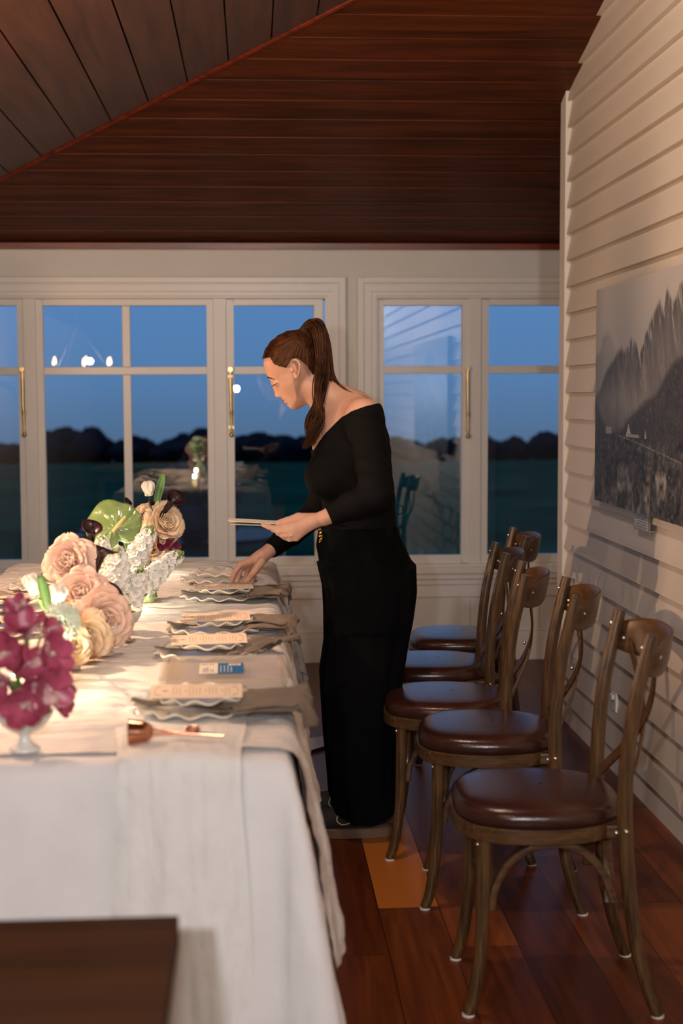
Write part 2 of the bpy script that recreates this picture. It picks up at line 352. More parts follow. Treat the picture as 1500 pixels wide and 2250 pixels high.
b = nd(t, 'ShaderNodeBump'); b.inputs['Strength'].default_value = .2; b.inputs['Distance'].default_value = .001; b.invert = True; l(gap, b.inputs['Height']); l(b.outputs[0], p.inputs['Normal'])
M['floor'] = m
# window glass: clear, with a real reflection of the lit room
m, t, p = new_mat('window_glass'); l = t.links.new; t.nodes.remove(p); out = t.nodes['Material Output']
tr = nd(t, 'ShaderNodeBsdfTransparent'); tr.inputs[0].default_value = (.97, .98, .98, 1); gl = nd(t, 'ShaderNodeBsdfGlossy'); gl.inputs['Roughness'].default_value = .0
fn_ = nd(t, 'ShaderNodeLayerWeight'); fn_.inputs[0].default_value = .2
ms = nd(t, 'ShaderNodeMixShader'); mrn = nd(t, 'ShaderNodeMapRange'); l(fn_.outputs[0], mrn.inputs[0]); mrn.inputs[3].default_value = .085; mrn.inputs[4].default_value = 1
l(mrn.outputs[0], ms.inputs[0]); l(tr.outputs[0], ms.inputs[1]); l(gl.outputs[0], ms.inputs[2]); l(ms.outputs[0], out.inputs[0])
M['glass'] = m
m, t, p = new_mat('clear_plastic'); l = t.links.new; out = t.nodes['Material Output']
tr = nd(t, 'ShaderNodeBsdfTransparent'); tr.inputs[0].default_value = (.93, .91, .88, 1); p.inputs['Base Color'].default_value = (.60, .52, .44, 1); p.inputs['Roughness'].default_value = .15
ms = nd(t, 'ShaderNodeMixShader', i0=.42); l(tr.outputs[0], ms.inputs[1]); l(p.outputs[0], ms.inputs[2]); l(ms.outputs[0], out.inputs[0])
M['plastic'] = m

# ---------------------------------------------------------------- the room
YF, XR, XL, YB = 7.215, 1.313, -1.90, -5.5
def struct(o): o['kind'] = 'structure'; return o
def SB(name, a, b, m, **k): return struct(MB().box(a, b).build(name, m, smooth=False, **k))
SB('floor', (XL - .3, YB - .1, -.06), (2.6, YF + .12, 0), M['floor'])
SLP = .356
def zfar(y): return 2.12 + SLP * (YF - y)
def zleft(x): return 2.801 + .305 * (x - .367)
# far slope: boards run across, each with a small lapped lip
b = MB(); ys = [6.791 + .1405 * 3 - .1405 * k for k in range(40)]; ys = [YF + .1] + [y for y in ys if y < YF]
for k in range(len(ys) - 1):
    y1, y0 = ys[k], ys[k + 1]
    if y0 < 4.3: break
    # hip boundary: left slope meets this one where zleft(x)=zfar(y)
    xl = lambda y: max(.367 + (zfar(y) - 2.801) / .305, XL - .1) - .004
    lip = .0035
    v = [(xl(y1), y1, zfar(y1) + lip), (2.6, y1, zfar(y1) + lip), (2.6, y0, zfar(y0)), (xl(y0), y0, zfar(y0)), (2.6, y0, zfar(y0) + lip), (xl(y0), y0, zfar(y0) + lip)]
    b.add(v, [(0, 1, 2, 3), (3, 2, 4, 5)])
    b.add([(x, y, z + .05) for x, y, z in v[:4]], [(0, 1, 2, 3)])
struct(b.build('ceiling', M['ceil'], smooth=False))
# left slope: boards run towards the far wall with open shadow gaps
b = MB(); x = -.249 - .1655 * 13
while x < 1.35:
    xa, xb = x + .003, x + .1655 - .003
    def yh(xx): return min(YF + .1, YF - (zleft(xx) - 2.12) / SLP)
    v = [(xa, YB, zleft(xa)), (xb, YB, zleft(xb)), (xb, yh(xb), zleft(xb)), (xa, yh(xa), zleft(xa))]
    if xb > XL - .1:
        b.add(v + [(p[0], p[1], p[2] + .02) for p in v], [(0, 1, 2, 3), (0, 4, 5, 1), (1, 5, 6, 2), (2, 6, 7, 3), (3, 7, 4, 0), (4, 5, 6, 7)])
    x += .1655
v = [(XL - .2, YB, zleft(XL - .2) + .022), (1.6, YB, zleft(1.6) + .022), (1.6, YF - (zleft(1.6) - 2.12) / SLP, zleft(1.6) + .022), (XL - .2, YF + .1, zleft(XL - .2) + .022)]
b.add(v, [(0, 1, 2, 3)])
struct(b.build('ceiling', M['ceil_left'], smooth=False))
hp0 = (XL - .1, YF - (zleft(XL - .1) - 2.12) / SLP, zleft(XL - .1)); hp1 = (1.0, YF - (zleft(1.0) - 2.12) / SLP, zleft(1.0))
struct(MB().tube([hp0, hp1], .013, 8).build('trim_1', M['batten']))
struct(MB().box((XL, YF - .025, 2.095), (2.6, YF, 2.125)).build('trim_2', M['batten'], smooth=False))
# far wall round two window groups
w = MB(); T = .14
ZB, ZT = .50, 1.865            # rough opening
O1 = (-1.655, .385); O2 = (.605, 1.68)
w.box((XL - .2, YF, ZT), (2.6, YF + T, 2.35)); w.box((XL - .2, YF, 0), (2.6, YF + T, ZB))
w.box((XL - .2, YF, ZB), (O1[0], YF + T, ZT)); w.box((O1[1], YF, ZB), (O2[0], YF + T, ZT)); w.box((O2[1], YF, ZB), (2.6, YF + T, ZT))
struct(w.build('wall_back', M['paint'], smooth=False))
SB('wall_left', (XL - .14, YB, 0), (XL, YF + T, 2.6), M['dark_wall'])
SB('wall_front', (XL, YB - .12, 0), (XR + 1.3, YB, 3.4), M['dark_wall'])
SB('wall_alcove', (2.45, 5.8, 0), (2.6, YF + T, 3.2), M['paint'])
# right wall clad in lapped boards
e = .1078; z0 = 1.807 - 17 * e; b = MB(); k = 0
prof = [(XR, 0)]
zz = z0
while zz < 3.35:
    zz0 = max(zz, 0); prof += [(XR, zz0), (XR - .021, zz0), (XR - .020, zz0 + .004), (XR - .001, zz + e - .001)]; zz += e
Y0, Y1 = YB, 5.857
# several shallow board butt joints are left out: boards run the whole length
v = []
for (x_, z_) in prof: v += [(x_, Y0, z_), (x_, Y1, z_)]
n = len(prof); b.add(v, [(2 * i, 2 * i + 1, 2 * i + 3, 2 * i + 2) for i in range(n - 1)])
b.box((XR - .001, Y0, 0), (XR + .1, Y1, 3.4))
for i in range(1, n - 3, 4):       # solid board ends
    a0, a1, a2, a3 = prof[i:i + 4]
    b.add([(p[0], Y1, p[1]) for p in (a0, a1, a2, a3)], [(0, 1, 2, 3)])
struct(b.build('wall_right', M['siding'], smooth=False))
zt = zfar(5.86); zt2 = zfar(5.955)
b = MB(); b.add([(1.286, 5.86, 0), (1.46, 5.86, 0), (1.46, 5.955, 0), (1.286, 5.955, 0), (1.286, 5.86, zt + .0), (1.46, 5.86, zt), (1.46, 5.955, zt2), (1.286, 5.955, zt2)],
    [(0, 1, 2, 3), (4, 5, 6, 7), (0, 1, 5, 4), (1, 2, 6, 5), (2, 3, 7, 6), (3, 0, 4, 7)])
struct(b.build('trim_3', M['post'], smooth=False))
SB('wall_return', (1.36, 5.80, 0), (2.6, 5.90, 3.2), M['paint'])

# joinery below and around the windows
def architrave(name, x0, x1, zb, zt):
    b = MB()
    steps = [(.0, .105, .012), (.010, .090, .020), (.032, .068, .028), (.075, .103, .034)]   # (from opening, to, projection)
    for a0, a1, pr in steps:
        y = YF - pr
        b.box((x0 - a1, y, zb), (x0 - a0, YF, zt + a1)); b.box((x1 + a0, y, zb), (x1 + a1, YF, zt + a1)); b.box((x0 - a0, y, zt + a0), (x1 + a0, YF, zt + a1))
    return struct(b.build(name, M['trim'], smooth=False, bevel=.002))
architrave('trim_4', -1.63, .365, .47, 1.853)
architrave('trim_5', .630, 1.64, .47, 1.853)
b = MB(); b.box((XL, YF - .05, .455), (2.45, YF + .02, .490)); b.box((XL, YF - .035, .425), (2.45, YF, .455)); b.box((XL, YF - .022, .395), (2.45, YF, .425)); b.box((XL, YF - .012, .33), (2.45, YF, .395))
struct(b.build('trim_6', M['trim'], smooth=False, bevel=.003))
b = MB(); b.box((XL, YF - .022, 0), (2.45, YF, .135)); b.box((XL, YF - .016, .135), (2.45, YF, .150)); b.box((XL, YF - .010, .150), (2.45, YF, .165))
struct(b.build('baseboard_back', M['trim'], smooth=False, bevel=.003))
b = MB()
for x in (-1.5, -.9, -.3, .62, 1.06, 1.42, 1.9): b.box((x, YF - .006, .165), (x + .045, YF, .33))
struct(b.build('trim_7', M['trim'], smooth=False, bevel=.002))

def sash(root, x0, x1, muntins=(), fy=YF + .012):
    """one glazed leaf; x0..x1 is the clear glass width"""
    zb, zt, tb, tt = .545, 1.818, 1.474, 1.514; s = .047; d = .036; b = MB()
    b.box((x0 - s, fy, zb - .045), (x0, fy + d, zt + .034)); b.box((x1, fy, zb - .045), (x1 + s, fy + d, zt + .034))
    b.box((x0, fy, zt), (x1, fy + d, zt + .034)); b.box((x0, fy, zb - .045), (x1, fy + d, zb))
    b.box((x0, fy + .004, tb), (x1, fy + d - .004, tt))
    for a, c in muntins: b.box((a, fy + .005, zb), (c, fy + d - .005, tb)); b.box((a, fy + .005, tt), (c, fy + d - .005, zt))
    f = b.build('sash', M['trim'], root, smooth=False, bevel=.003)
    xs = [x0] + [q for mm in muntins for q in mm] + [x1]
    for i in range(0, len(xs), 2):
        for za, zc in ((zb, tb), (tt, zt)):
            MB().box((xs[i], fy + .016, za), (xs[i + 1], fy + .020, zc)).build('pane', M['glass'], f, smooth=False)
    return f
def win(name, x0, x1, mull, sashes):
    r = empty(name, (0, 0, 0)); r['kind'] = 'structure'; b = MB(); zb, zt = ZB, ZT
    b.box((x0 - .02, YF + .005, zt - .014), (x1 + .02, YF + .13, zt)); b.box((x0 - .02, YF - .02, zb - .02), (x1 + .02, YF + .13, zb + .001))
    b.box((x0 - .02, YF + .005, zb), (x0 + .014, YF + .13, zt)); b.box((x1 - .014, YF + .005, zb), (x1 + .02, YF + .13, zt))
    for a, c in mull: b.box((a, YF + .002, zb), (c, YF + .13, zt))
    b.build('window_frame', M['trim'], r, smooth=False, bevel=.003)
    for s in sashes: sash(r, *s)
    return r
W1 = win('window_1', *O1, [(-1.142, -1.078), (-.198, -.132)], [(-1.575, -1.170), (-1.044, -.230, [(-.653, -.612)]), (-.097, .310)])
W2 = win('window_2', *O2, [(1.096, 1.160)], [(.661, 1.064), (1.195, 1.60)])
def stay(root, x, z0, z1, y=YF - .004):
    """long brass casement stay hanging down a stile"""
    b = MB(); b.tube([(x, y - .012, z1), (x + .001, y - .014, (z0 + z1) / 2), (x + .003, y - .010, z0)], [.0085, .0075, .006], 10)
    b.tube([(x, y + .012, z1), (x, y - .022, z1)], .012, 10); b.tube([(x, y + .012, z1 - .035), (x, y - .018, z1 - .035)], .010, 10)
    b.sphere((x + .003, y - .012, z0), .012); b.box((x - .009, y - .004, z0 + .03), (x + .014, y + .012, z0 + .044)); b.tube([(x + .003, y - .01, z0 + .10), (x + .003, y - .012, z0 + .12)], .0095, 10)
    return b.build('casement_stay', M['brass'], root)
stay(W1, at(50, 815, YF)[0], at(50, 955, YF)[2], at(50, 812, YF)[2]); stay(W1, at(506, 815, YF)[0], at(506, 955, YF)[2], at(506, 812, YF)[2]); stay(W2, at(1027, 815, YF)[0] - .002, at(1027, 958, YF)[2], at(1027, 810, YF)[2])

# ---------------------------------------------------------------- outside
b = MB(); n = 40; ys = np.concatenate([[7.4, 9, 12], np.linspace(16, 232, 28)]); xs = np.linspace(-1, 1, 24)
V = [[(x_ * (12 + y * .5), y, -.55 - 4.62e-2 * max(0, y - 8) * (210 / 200) * .80 + .06 * math.sin(x_ * 9 + y)) for x_ in xs] for y in ys]
b.grid(V); g = struct(b.build('lawn', mat('dark_meadow', (.009, .052, .034), 1, var=.35, scale=.25, c2=(.016, .078, .048, 1), spec=0)))
def gz(y): return -.55 - 4.62e-2 * max(0, y - 8) * 1.05 * .80
mt = mat('dark_tree_foliage', (.007, .009, .018), .95, var=.4, scale=1.5, c2=(.010, .014, .022, 1), spec=.1); mtk = mat('dark_bark', rgb(26, 22, 22), .9)
def blob(r, seed, el=1.25, n=18, rough=.35):
    th = np.linspace(.02, PI - .02, n // 2 + 3); ph = np.arange(n) * 2 * PI / n
    T, P_ = np.meshgrid(th, ph, indexing='ij'); q = 1 + rough * fbm(P_ * 1.6 + 3 * np.sin(T), T * 3, seed)
    q *= 1 - .25 * (np.cos(T) > 0) * np.cos(T)
    return np.stack([r * q * np.sin(T) * np.cos(P_), r * q * np.sin(T) * np.sin(P_), r * el * q * np.cos(T)], -1)
protos = []
for k in range(5):
    root = empty('tree', (0, 0, 0), 'one of the dark trees in the distant hedgerow on the horizon', 'tree', 'trees of the distant hedgerow')
    fol = MB()
    for j in range(5):
        B = blob(1.5 + .5 * RNG.rand(), k * 9 + j, 1.1 + .5 * RNG.rand()); B[..., 0] += RNG.randn() * 1.0; B[..., 2] += 2.3 + .7 * RNG.rand() + (1.1 if j == 0 and k % 2 else 0); fol.grid(B, 0, True)
    fol.build('foliage', mt, root); MB().tube([(0, 0, -.2), (.1, 0, 2.2)], [.22, .15], 8).build('trunk', mtk, root); protos.append(root)
i = 0; x = -62.
while x < 62:
    o = protos[i] if i < 5 else copy_tree(protos[RNG.randint(5)]); y = 194 + 7 * (i % 3) + 2 * RNG.rand(); s = .50 + .30 * RNG.rand() ** 2
    o.location = (x, y, gz(y)); o.scale = (s * 2.1, s * 1.6, s * (.9 + .55 * RNG.rand() ** 2)); o.rotation_euler[2] = RNG.rand() * 6; x += 1.25 + .8 * RNG.rand(); i += 1
# garden shrub seen dimly through the glass; pale blobs put in for bright dashes
mb_ = mat('night_shrub', rgb(34, 40, 44), .95, var=.4, scale=3, c2=rgb(52, 54, 50))
c = at(432, 1100, 24); r = empty('garden_shrub', (c[0], 24, gz(24)), 'bushy shrub standing alone on the lawn beyond the middle window', 'shrub')
b = MB()
for j in range(7):
    B = blob(.33 + .12 * RNG.rand(), 60 + j, 1.1); B[..., 0] += RNG.randn() * .18; B[..., 2] += .45 + .75 * RNG.rand(); b.grid(B, 0, True)
b.build('foliage', mb_, r); MB().tube([(0, 0, -.1), (.03, 0, .5)], [.05, .04], 8).build('trunk', mtk, r)
c = at(410, 1065, 27)
V = [[(c[0] + a * 1.9 * math.cos(t_), 27 + a * 2.6 * math.sin(t_), gz(27 + a * 2.6 * math.sin(t_)) + .08 * (1 - a) + .03) for t_ in np.linspace(0, 2 * PI, 25)[:-1]] for a in (0, .4, .8, 1.)]
b = MB(); b.grid(V, 0, True); b.build('gravel_bed', mat('tan_gravel', rgb(92, 88, 84), .95, var=.25, scale=6, bump=.4), None)
tag(bpy.data.objects['gravel_bed'], 'pale tan patch of gravel on the lawn round the shrub', 'gravel', kind='stuff')
for i, (px, py) in enumerate(((112, 1190), (122, 1176), (136, 1161), (146, 1150), (160, 1133), (172, 1120), (184, 1106))):
    zz = gz(10.5 + i * .7); yv = 10.5 + i * .7; c = atz(px, py, zz); B = blob(.10, 80 + i, .28, 12, .2); b = MB(); b.grid(B, 0, True)
    o = b.build('dash_blob', mat('pale_dash', rgb(150, 152, 158), .8, var=.2) if i == 0 else bpy.data.materials['pale_dash'], None, loc=(c[0], c[1], gz(c[1]) + .02)); tag(o, 'one of the pale blobs put in for the slanting row of bright dashes in the left window', 'dash', 'row of pale blobs for bright dashes')

# ---------------------------------------------------------------- bare wooden table in the foreground
WX, WY, WZ = -.098, 1.718, .73
t = empty('wooden_table', (-.75, 1.1, 0), 'dark bare wooden table in the near left corner, its far edge and right edge showing', 'table')
b = MB()
for k in range(7):
    y1 = WY - k * .135; b.box((-1.45 + .75, y1 - .1352 - 1.1, WZ - .035), (WX + .75, y1 - 1.1, WZ))
b.build('tabletop', M['plank'], t, smooth=False)
for ya in (-.33, .53): MB().box((-.60, ya, .60), (.55, ya + .02, .695)).build('apron', M['plank'], t, smooth=False, bevel=.002)
for sx_ in (-.62, .54):
    for sy_ in (-.30, .50): MB().box((sx_ - .03, sy_ - .03, 0), (sx_ + .03, sy_ + .03, .695)).build('leg', M['plank'], t, smooth=False, bevel=.003)

# ---------------------------------------------------------------- dining table and its cloths
TX0, TX1, TY0, TY1, TZ = -.87, .045, 2.405, 5.30, .745
t = empty('dining_table', (-.41, 3.85, 0), 'long dining table hidden under the white cloths, carrying flowers and place settings', 'table')
MB().box((TX0 + .415, TY0 - 3.845, TZ - .035), (TX1 + .405, TY1 - 3.855, TZ - .004)).build('tabletop', M['plank'], t, smooth=False)
for a in (-.40, .40):
    for c_ in (-1.35, 1.35): MB().box((a - .03, c_ - .03, 0), (a + .03, c_ + .03, TZ - .035)).build('leg', M['plank'], t, smooth=False)

def cloth(name, x0, x1, y0, y1, over, z, mat_, label, cat, step=.02, crumple=.003, folds=.02, flare=.12, seed=0, inset=0., hemw=.0, rr=.02, floor=.012, fk=1.0, cm=2.2):
    """over = (left, right, near, far) drop lengths"""
    ps = np.arange(x0 - over[0], x1 + over[1] + 1e-6, step); qs = np.arange(y0 - over[2], y1 + over[3] + 1e-6, step)
    Pm, Q = np.meshgrid(ps, qs, indexing='ij')
    # ragged hem
    cxx = np.clip(Pm, x0, x1); cyy = np.clip(Q, y0, y1); ox, oy = Pm - cxx, Q - cyy
    d = np.hypot(ox, oy); dd = np.where(d < 1e-9, 1, d); ux, uy = ox / dd, oy / dd
    ang = np.arctan2(oy, ox); s = cxx + cyy * 1.0 + ang * .35
    hang = np.clip(d - rr, 0, None); out = np.where(d < rr * 1.57, rr * np.sin(np.clip(d / rr, 0, PI / 2)), rr); drop = np.where(d < rr * 1.57, rr * (1 - np.cos(np.clip(d / rr, 0, PI / 2))), rr + d - rr * 1.57)
    k = np.clip(drop / .75, 0, 1.3)
    f1 = np.sin(s * 21 * fk + seed + 2 * fbm(s * 3, drop * 1.0, seed)) + .5 * np.sin(s * 47 * fk + 2 * seed + drop * 2)
    corner = np.minimum(np.abs(ux), np.abs(uy)) * cm
    out = out + k ** .75 * (folds * (f1 * .6 + .6) + flare * (.55 + corner)) + .010 * k * fbm(s * 9, drop * 9, seed + 5)
    out = out + hemw * k ** 2 * fbm(s * 5, drop * 0 + 3, seed + 9)
    if floor is not None:
        zz = z - drop; low = np.clip(floor - zz, 0, None); zz = np.maximum(zz, floor + .0015 * np.sin(s * 30)); out = out + low * .8
    else: zz = z - drop
    top = d < 1e-6
    wr = crumple * (fbm(Pm * 6, Q * 22, seed + 20) * 1.1 + .8 * fbm(Pm * 15 + Q * 5, Q * 13, seed + 30) + .8 * np.abs(fbm(Pm * 4 + Q * 2, Q * 5, seed + 33)))
    X_ = cxx + ux * out; Y_ = cyy + uy * out; nr = crumple * 1.6 * (fbm(s * 14 + drop * 4, drop * 14, seed + 40) + .6 * fbm(s * 40, drop * 10, seed + 41)); X_ += ux * nr; Y_ += uy * nr
    Z_ = zz + np.where(top, np.abs(wr), 0)
    b = MB(); b.grid(np.stack([X_, Y_, Z_], -1)); o = b.build(name, mat_, angle=180); 
    return tag(o, label, cat)
cloth('tablecloth', TX0, TX1, TY0, TY1, (.73, .735, .735, .73), TZ + .001, M['linen'], 'smooth white linen tablecloth falling to the floor at the near end of the long table', 'tablecloth', step=.022, crumple=.0026, folds=.010, flare=.155, seed=3, rr=.010, fk=.7, cm=.82)
GZ = TZ + .0050
cloth('gauze_overlay', TX0 - .004, TX1 + .006, TY0 + .045, TY1 + .006, (.42, .42, .0, .40), GZ, M['gauze'], 'crumpled cream gauze overlay spread on the long table and draping over its right side', 'tablecloth', step=.0115, crumple=.0075, folds=.026, flare=.20, seed=8, rr=.016, cm=.8, hemw=.05, floor=None, fk=1.25)
# runner: a gathered strip tumbling over the near edge
b = MB(); us = np.linspace(0, 1, 60); vs = np.concatenate([np.linspace(0, .42, 30), .42 + np.cumsum(np.ones(62) * .0135)])
V = []
for vv in vs:
    row = []
    for u in us:
        if vv < .42: y = TY0 + .41 - vv; z = GZ + .006; kk = 0
        else:
            dr = vv - .42; r_ = .03
            if dr < r_ * 1.57: y = TY0 - .010 - r_ * math.sin(dr / r_); z = GZ + .006 - r_ * (1 - math.cos(dr / r_)); kk = 0
            else: y = TY0 - .042 - (dr - r_ * 1.57) * .055; z = GZ + .006 - r_ - (dr - r_ * 1.57); kk = dr
        wdt = .125 - .02 * math.exp(-((vv - .45) / .2) ** 2) - .015 * kk; cxr = -.148 + .02 * math.sin(vv * 2.2)
        x = cxr + (u - .5) * 2 * wdt
        ruf = .006 + .010 * min(kk, .6) * 1.4
        w_ = ruf * (1.3 * float(fbm(np.array([u * 3.5 + .6 * math.sin(vv * 2)]), np.array([vv * 1.6 + 4]), 71)[0]) + .8 * float(fbm(np.array([u * 9.]), np.array([vv * 3.5]), 72)[0])) * (1 if vv > .3 else .6)
        if vv < .42: z += abs(w_) * .8 + .012 * math.sin(PI * u) * max(0, (vv - .15)) / .27
        else: y -= abs(w_) + .010 * math.sin(PI * u); z += .012 * math.sin(PI * u) * math.exp(-kk * 12)
        z = max(z, .012)
        row.append((x, y, z))
    V.append(row)
b.grid(V); tag(b.build('gauze_runner', M['gauze_front'], angle=180), 'cream gauze runner gathered and tumbling over the near end of the long table', 'runner')

# ---------------------------------------------------------------- place settings
PZ = GZ + .005
def ruffle_plate(r, h, waves, amp, name='plate', foot=.55, n=160, thick=.0035):
    b = MB(); rows = []
    rs = [(0, .004), (foot * .9, .004), (foot, .0045), (foot * 1.12, .0085), (.85, h * .62), (.93, h * .85), (1., h)]
    rows_t = []; 
    for rr_, z_ in rs:
        k = max(0, (rr_ - foot) / (1 - foot)) ** 1.3; th = np.arange(n) * 2 * PI / n
        wv = np.sin(th * waves + .9 * np.sin(th * 3)); R_ = r * rr_ * (1 + .035 * k * np.cos(th * waves + 1)); rows_t.append(np.stack([R_ * np.cos(th), R_ * np.sin(th), z_ + amp * k * wv], -1))
    T_ = np.array(rows_t); Bt = T_[::-1].copy(); Bt[..., 2] -= thick; Bt[..., :2] *= .995
    b.grid(np.concatenate([T_, Bt]), 0, True); return b
charger_me = ruffle_plate(.128, .015, 13, .0042); bowl_me = ruffle_plate(.093, .017, 11, .0040)
def menu_card(parent_loc, tilt, rz, label, group=None, w=.178, d=.098):
    """card lying with its head to the left; printed lines run across its width"""
    root = empty('menu_card', parent_loc, label, 'menu card', group, rz); root.rotation_euler = (tilt[0], tilt[1], rz)
    b = MB(); b.box((-w / 2, -d / 2, 0), (w / 2, d / 2, .0012)); c_ = b.build('card', M['card'], root, smooth=False)
    p_ = MB(); z_ = .0013
    def ln(x0, y0, x1, y1, t_=.0006): 
        dx, dy = x1 - x0, y1 - y0; L_ = math.hypot(dx, dy); nx_, ny_ = -dy / L_ * t_, dx / L_ * t_
        p_.add([(x0 + nx_, y0 + ny_, z_), (x1 + nx_, y1 + ny_, z_), (x1 - nx_, y1 - ny_, z_), (x0 - nx_, y0 - ny_, z_)], [(0, 1, 2, 3)])
    a, h_ = w / 2 - .008, d / 2 - .010; k = .022
    pts = [(-a + k, -h_), (a - k, -h_), (a, -h_ + k), (a, h_ - k), (a - k, h_), (-a + k, h_), (-a, h_ - k), (-a, -h_ + k)]
    for i in range(8):
        p0, p1 = pts[i], pts[(i + 1) % 8]
        ln(*p0, *p1, .0005)
    rg = random.Random(5); x = -a + .036
    for i in range(15):
        if i in (3, 8, 12): x += .0045
        L_ = (.012 if i in (3, 8, 12) else .030) * (.7 + .5 * rg.random()); y = -L_
        while y < L_: s_ = .002 + .004 * rg.random(); ln(x, y, x, min(y + s_, L_), .0007); y += s_ + .0014
        x += .0068
    for q in range(9):         # small sprig at the head and corner flecks
        an = q * .7; ln(-a + .020, 0, -a + .020 + .007 * math.cos(an), .007 * math.sin(an), .0007)
    for sx_, sy_ in ((1, 1), (1, -1), (-1, 1), (-1, -1)): ln(sx_ * (a - .004), sy_ * (h_ - .004), sx_ * (a - .010), sy_ * (h_ - .009), .0016); ln(sx_ * (a - .001), sy_ * (h_ - .011), sx_ * (a - .004), sy_ * (h_ - .015), .0013)
    p_.build('print', M['ink'], root, smooth=False); return root
def napkin(x, y, z, seed, drop, label, w=.105, left=.125, edge=TX1 + .030):
    """folded linen threaded between the plates, falling over the table edge"""
    rg = np.random.RandomState(seed); b = MB(); n1, n2 = 90, 22; Ltot = (edge - (x - left)) + drop; V = []; sgn = 1 if seed % 4 == 3 else -1
    for layer in range(2):
        V = []
        for i in range(n1):
            row = []
            for j in range(n2):
                v_ = j / (n2 - 1) - .5; s_ = i / (n1 - 1) * (Ltot - (.075 * (.5 + sgn * v_) + .02 * math.sin(v_ * 9 + layer)) * (1 if layer == 0 else .4)); xs_ = x - left + s_
                narrow = .13 + .87 / (1 + math.exp(-(xs_ - (x + .02)) * 45)); wloc = w * narrow * (1 + .12 * math.sin(s_ * 21 + seed)) * (1 - .12 * layer)
                yy = y + v_ * wloc * 1.25 + .018 * math.sin(s_ * 9 + seed) + (.02 * layer - .02) * (s_ > .1) + v_ * .02 * math.sin(s_ * 40)
                if xs_ < edge: xx = xs_; zz = z + .006 + .005 * math.exp(-((xs_ - x - .12) / .04) ** 2) + (.008 * math.exp(-((xs_ - (x - left)) / .02) ** 2))
                else:
                    dr = xs_ - edge; xx = edge + .012 * min(1, dr / .02) + .012 * math.sin(dr * 20 + v_ * 5) + dr * .16; zz = z + .006 - dr * .95 + .02 * abs(v_)
                fold = (.35 + .65 / (1 + math.exp(-(xs_ - x - .075) * 90))) * (.0075 * math.sin(v_ * 9 + s_ * 17 + seed + layer) * narrow + .006 * abs(math.sin(v_ * 13 - s_ * 26 + seed)) + .010 * abs(v_ * 2 - .5 * math.sin(s_ * 12 + seed)) * narrow * (xs_ > x + .05))
                zz += fold + layer * .006 * (1 if xs_ > x + .07 else .15) - .010 * abs(v_) * 2 * (s_ > .2)
                if xs_ > edge: xx += abs(fold)
                row.append((xx, yy, max(zz, z + .001) if xs_ < edge else zz))
            V.append(row)
        b.grid(V)
    o = b.build('napkin', M['napkin'], solid=.0012, angle=180); return tag(o, label, 'napkin', None)
right = [(-.118, 2.765, 'nearest the camera'), (-.112, 3.36, 'just behind the clear plastic box'), (-.105, 3.70, 'in the middle of the row'), (-.098, 4.30, 'under the reaching hand'), (-.122, 4.70, 'farthest along the right side')]
for i, (x, y, w) in enumerate(right):
    o = charger_me.build('ruffled_plate', M['china'], loc=(x, y, PZ), angle=180); tag(o, 'lower wavy-rimmed cream plate of the right-hand place setting ' + w, 'plate')
    o = bowl_me.build('ruffled_plate', M['china'], loc=(x + .008, y + .004, PZ + .0165), angle=180); tag(o, 'small wavy-rimmed cream plate on top of the right-hand setting ' + w, 'plate'); o.rotation_euler[2] = i * 1.3
    if i < 4:
        napkin(x, y - .01, PZ + .009, 3 + i * 2, (.065, .005, .04, .04)[i], 'taupe napkin of the right-hand setting ' + w, w=(.12, .115, .115, .12)[i])
        menu_card((x + .002, y - .012, PZ + .0385), (.06, -.01 if i else .01), (.02, .05, .03, .06)[i], 'cream printed menu card on the right-hand place setting ' + w)
left = [(-.665, 3.72, 'nearest'), (-.672, 4.14, 'middle'), (-.665, 4.58, 'farthest')]
for i, (x, y, w) in enumerate(left):
    o = charger_me.build('ruffled_plate', M['china'], loc=(x, y, PZ), angle=180); tag(o, 'lower wavy-rimmed cream plate of the ' + w + ' left-hand place setting behind the orchids', 'plate')
    o = bowl_me.build('ruffled_plate', M['china'], loc=(x, y, PZ + .0165), angle=180); tag(o, 'small upper wavy-rimmed cream plate of the ' + w + ' left-hand place setting', 'plate')
    if i < 2:
        menu_card((x, y - .02, PZ + .0385), (.06, 0), PI + .1, 'cream printed menu card on the ' + w + ' left-hand place setting')
        b = MB(); V = [[(x - .02 - .02 * math.sin(j * .5) - u * .20, y + .13 * (j / 14 - .5) * (1 - .3 * u), PZ + .018 + .03 * math.sin(PI * u) + .008 * math.sin(j * 1.3 + u * 9)) for j in range(15)] for u in np.linspace(0, 1, 26)]
        b.grid(V); tag(b.build('napkin', M['napkin'], solid=.0015, angle=180), 'taupe linen napkin pulled left from the ' + w + ' left-hand place setting', 'napkin')
# clear plastic box with a label
bc = ((atz(340, 1500, .775) + atz(628, 1445, .775)) / 2)
r = empty('plastic_box', (bc[0], 3.075, PZ), 'clear flat plastic box with a blue and white label between two place settings', 'box', rz=.02)
b = MB(); hw, hd, hh = .133, .142, .024
def rrect(hw, hd, r_, z, n=6):
    out = []
    for cx_, cy_, a0 in ((hw - r_, hd - r_, 0), (-hw + r_, hd - r_, PI / 2), (-hw + r_, -hd + r_, PI), (hw - r_, -hd + r_, 1.5 * PI)):
        for k in range(n): a = a0 + k / (n - 1) * PI / 2; out.append((cx_ + r_ * math.cos(a), cy_ + r_ * math.sin(a), z))
    return out
b.grid([[(0, 0, .0005)] * 24, rrect(hw - .006, hd - .006, .012, .0005), rrect(hw - .002, hd - .002, .014, .004), rrect(hw - .002, hd - .002, .014, hh - .009), rrect(hw, hd, .015, hh - .009)], 0, True); b.build('box_base', M['plastic'], r, angle=30)
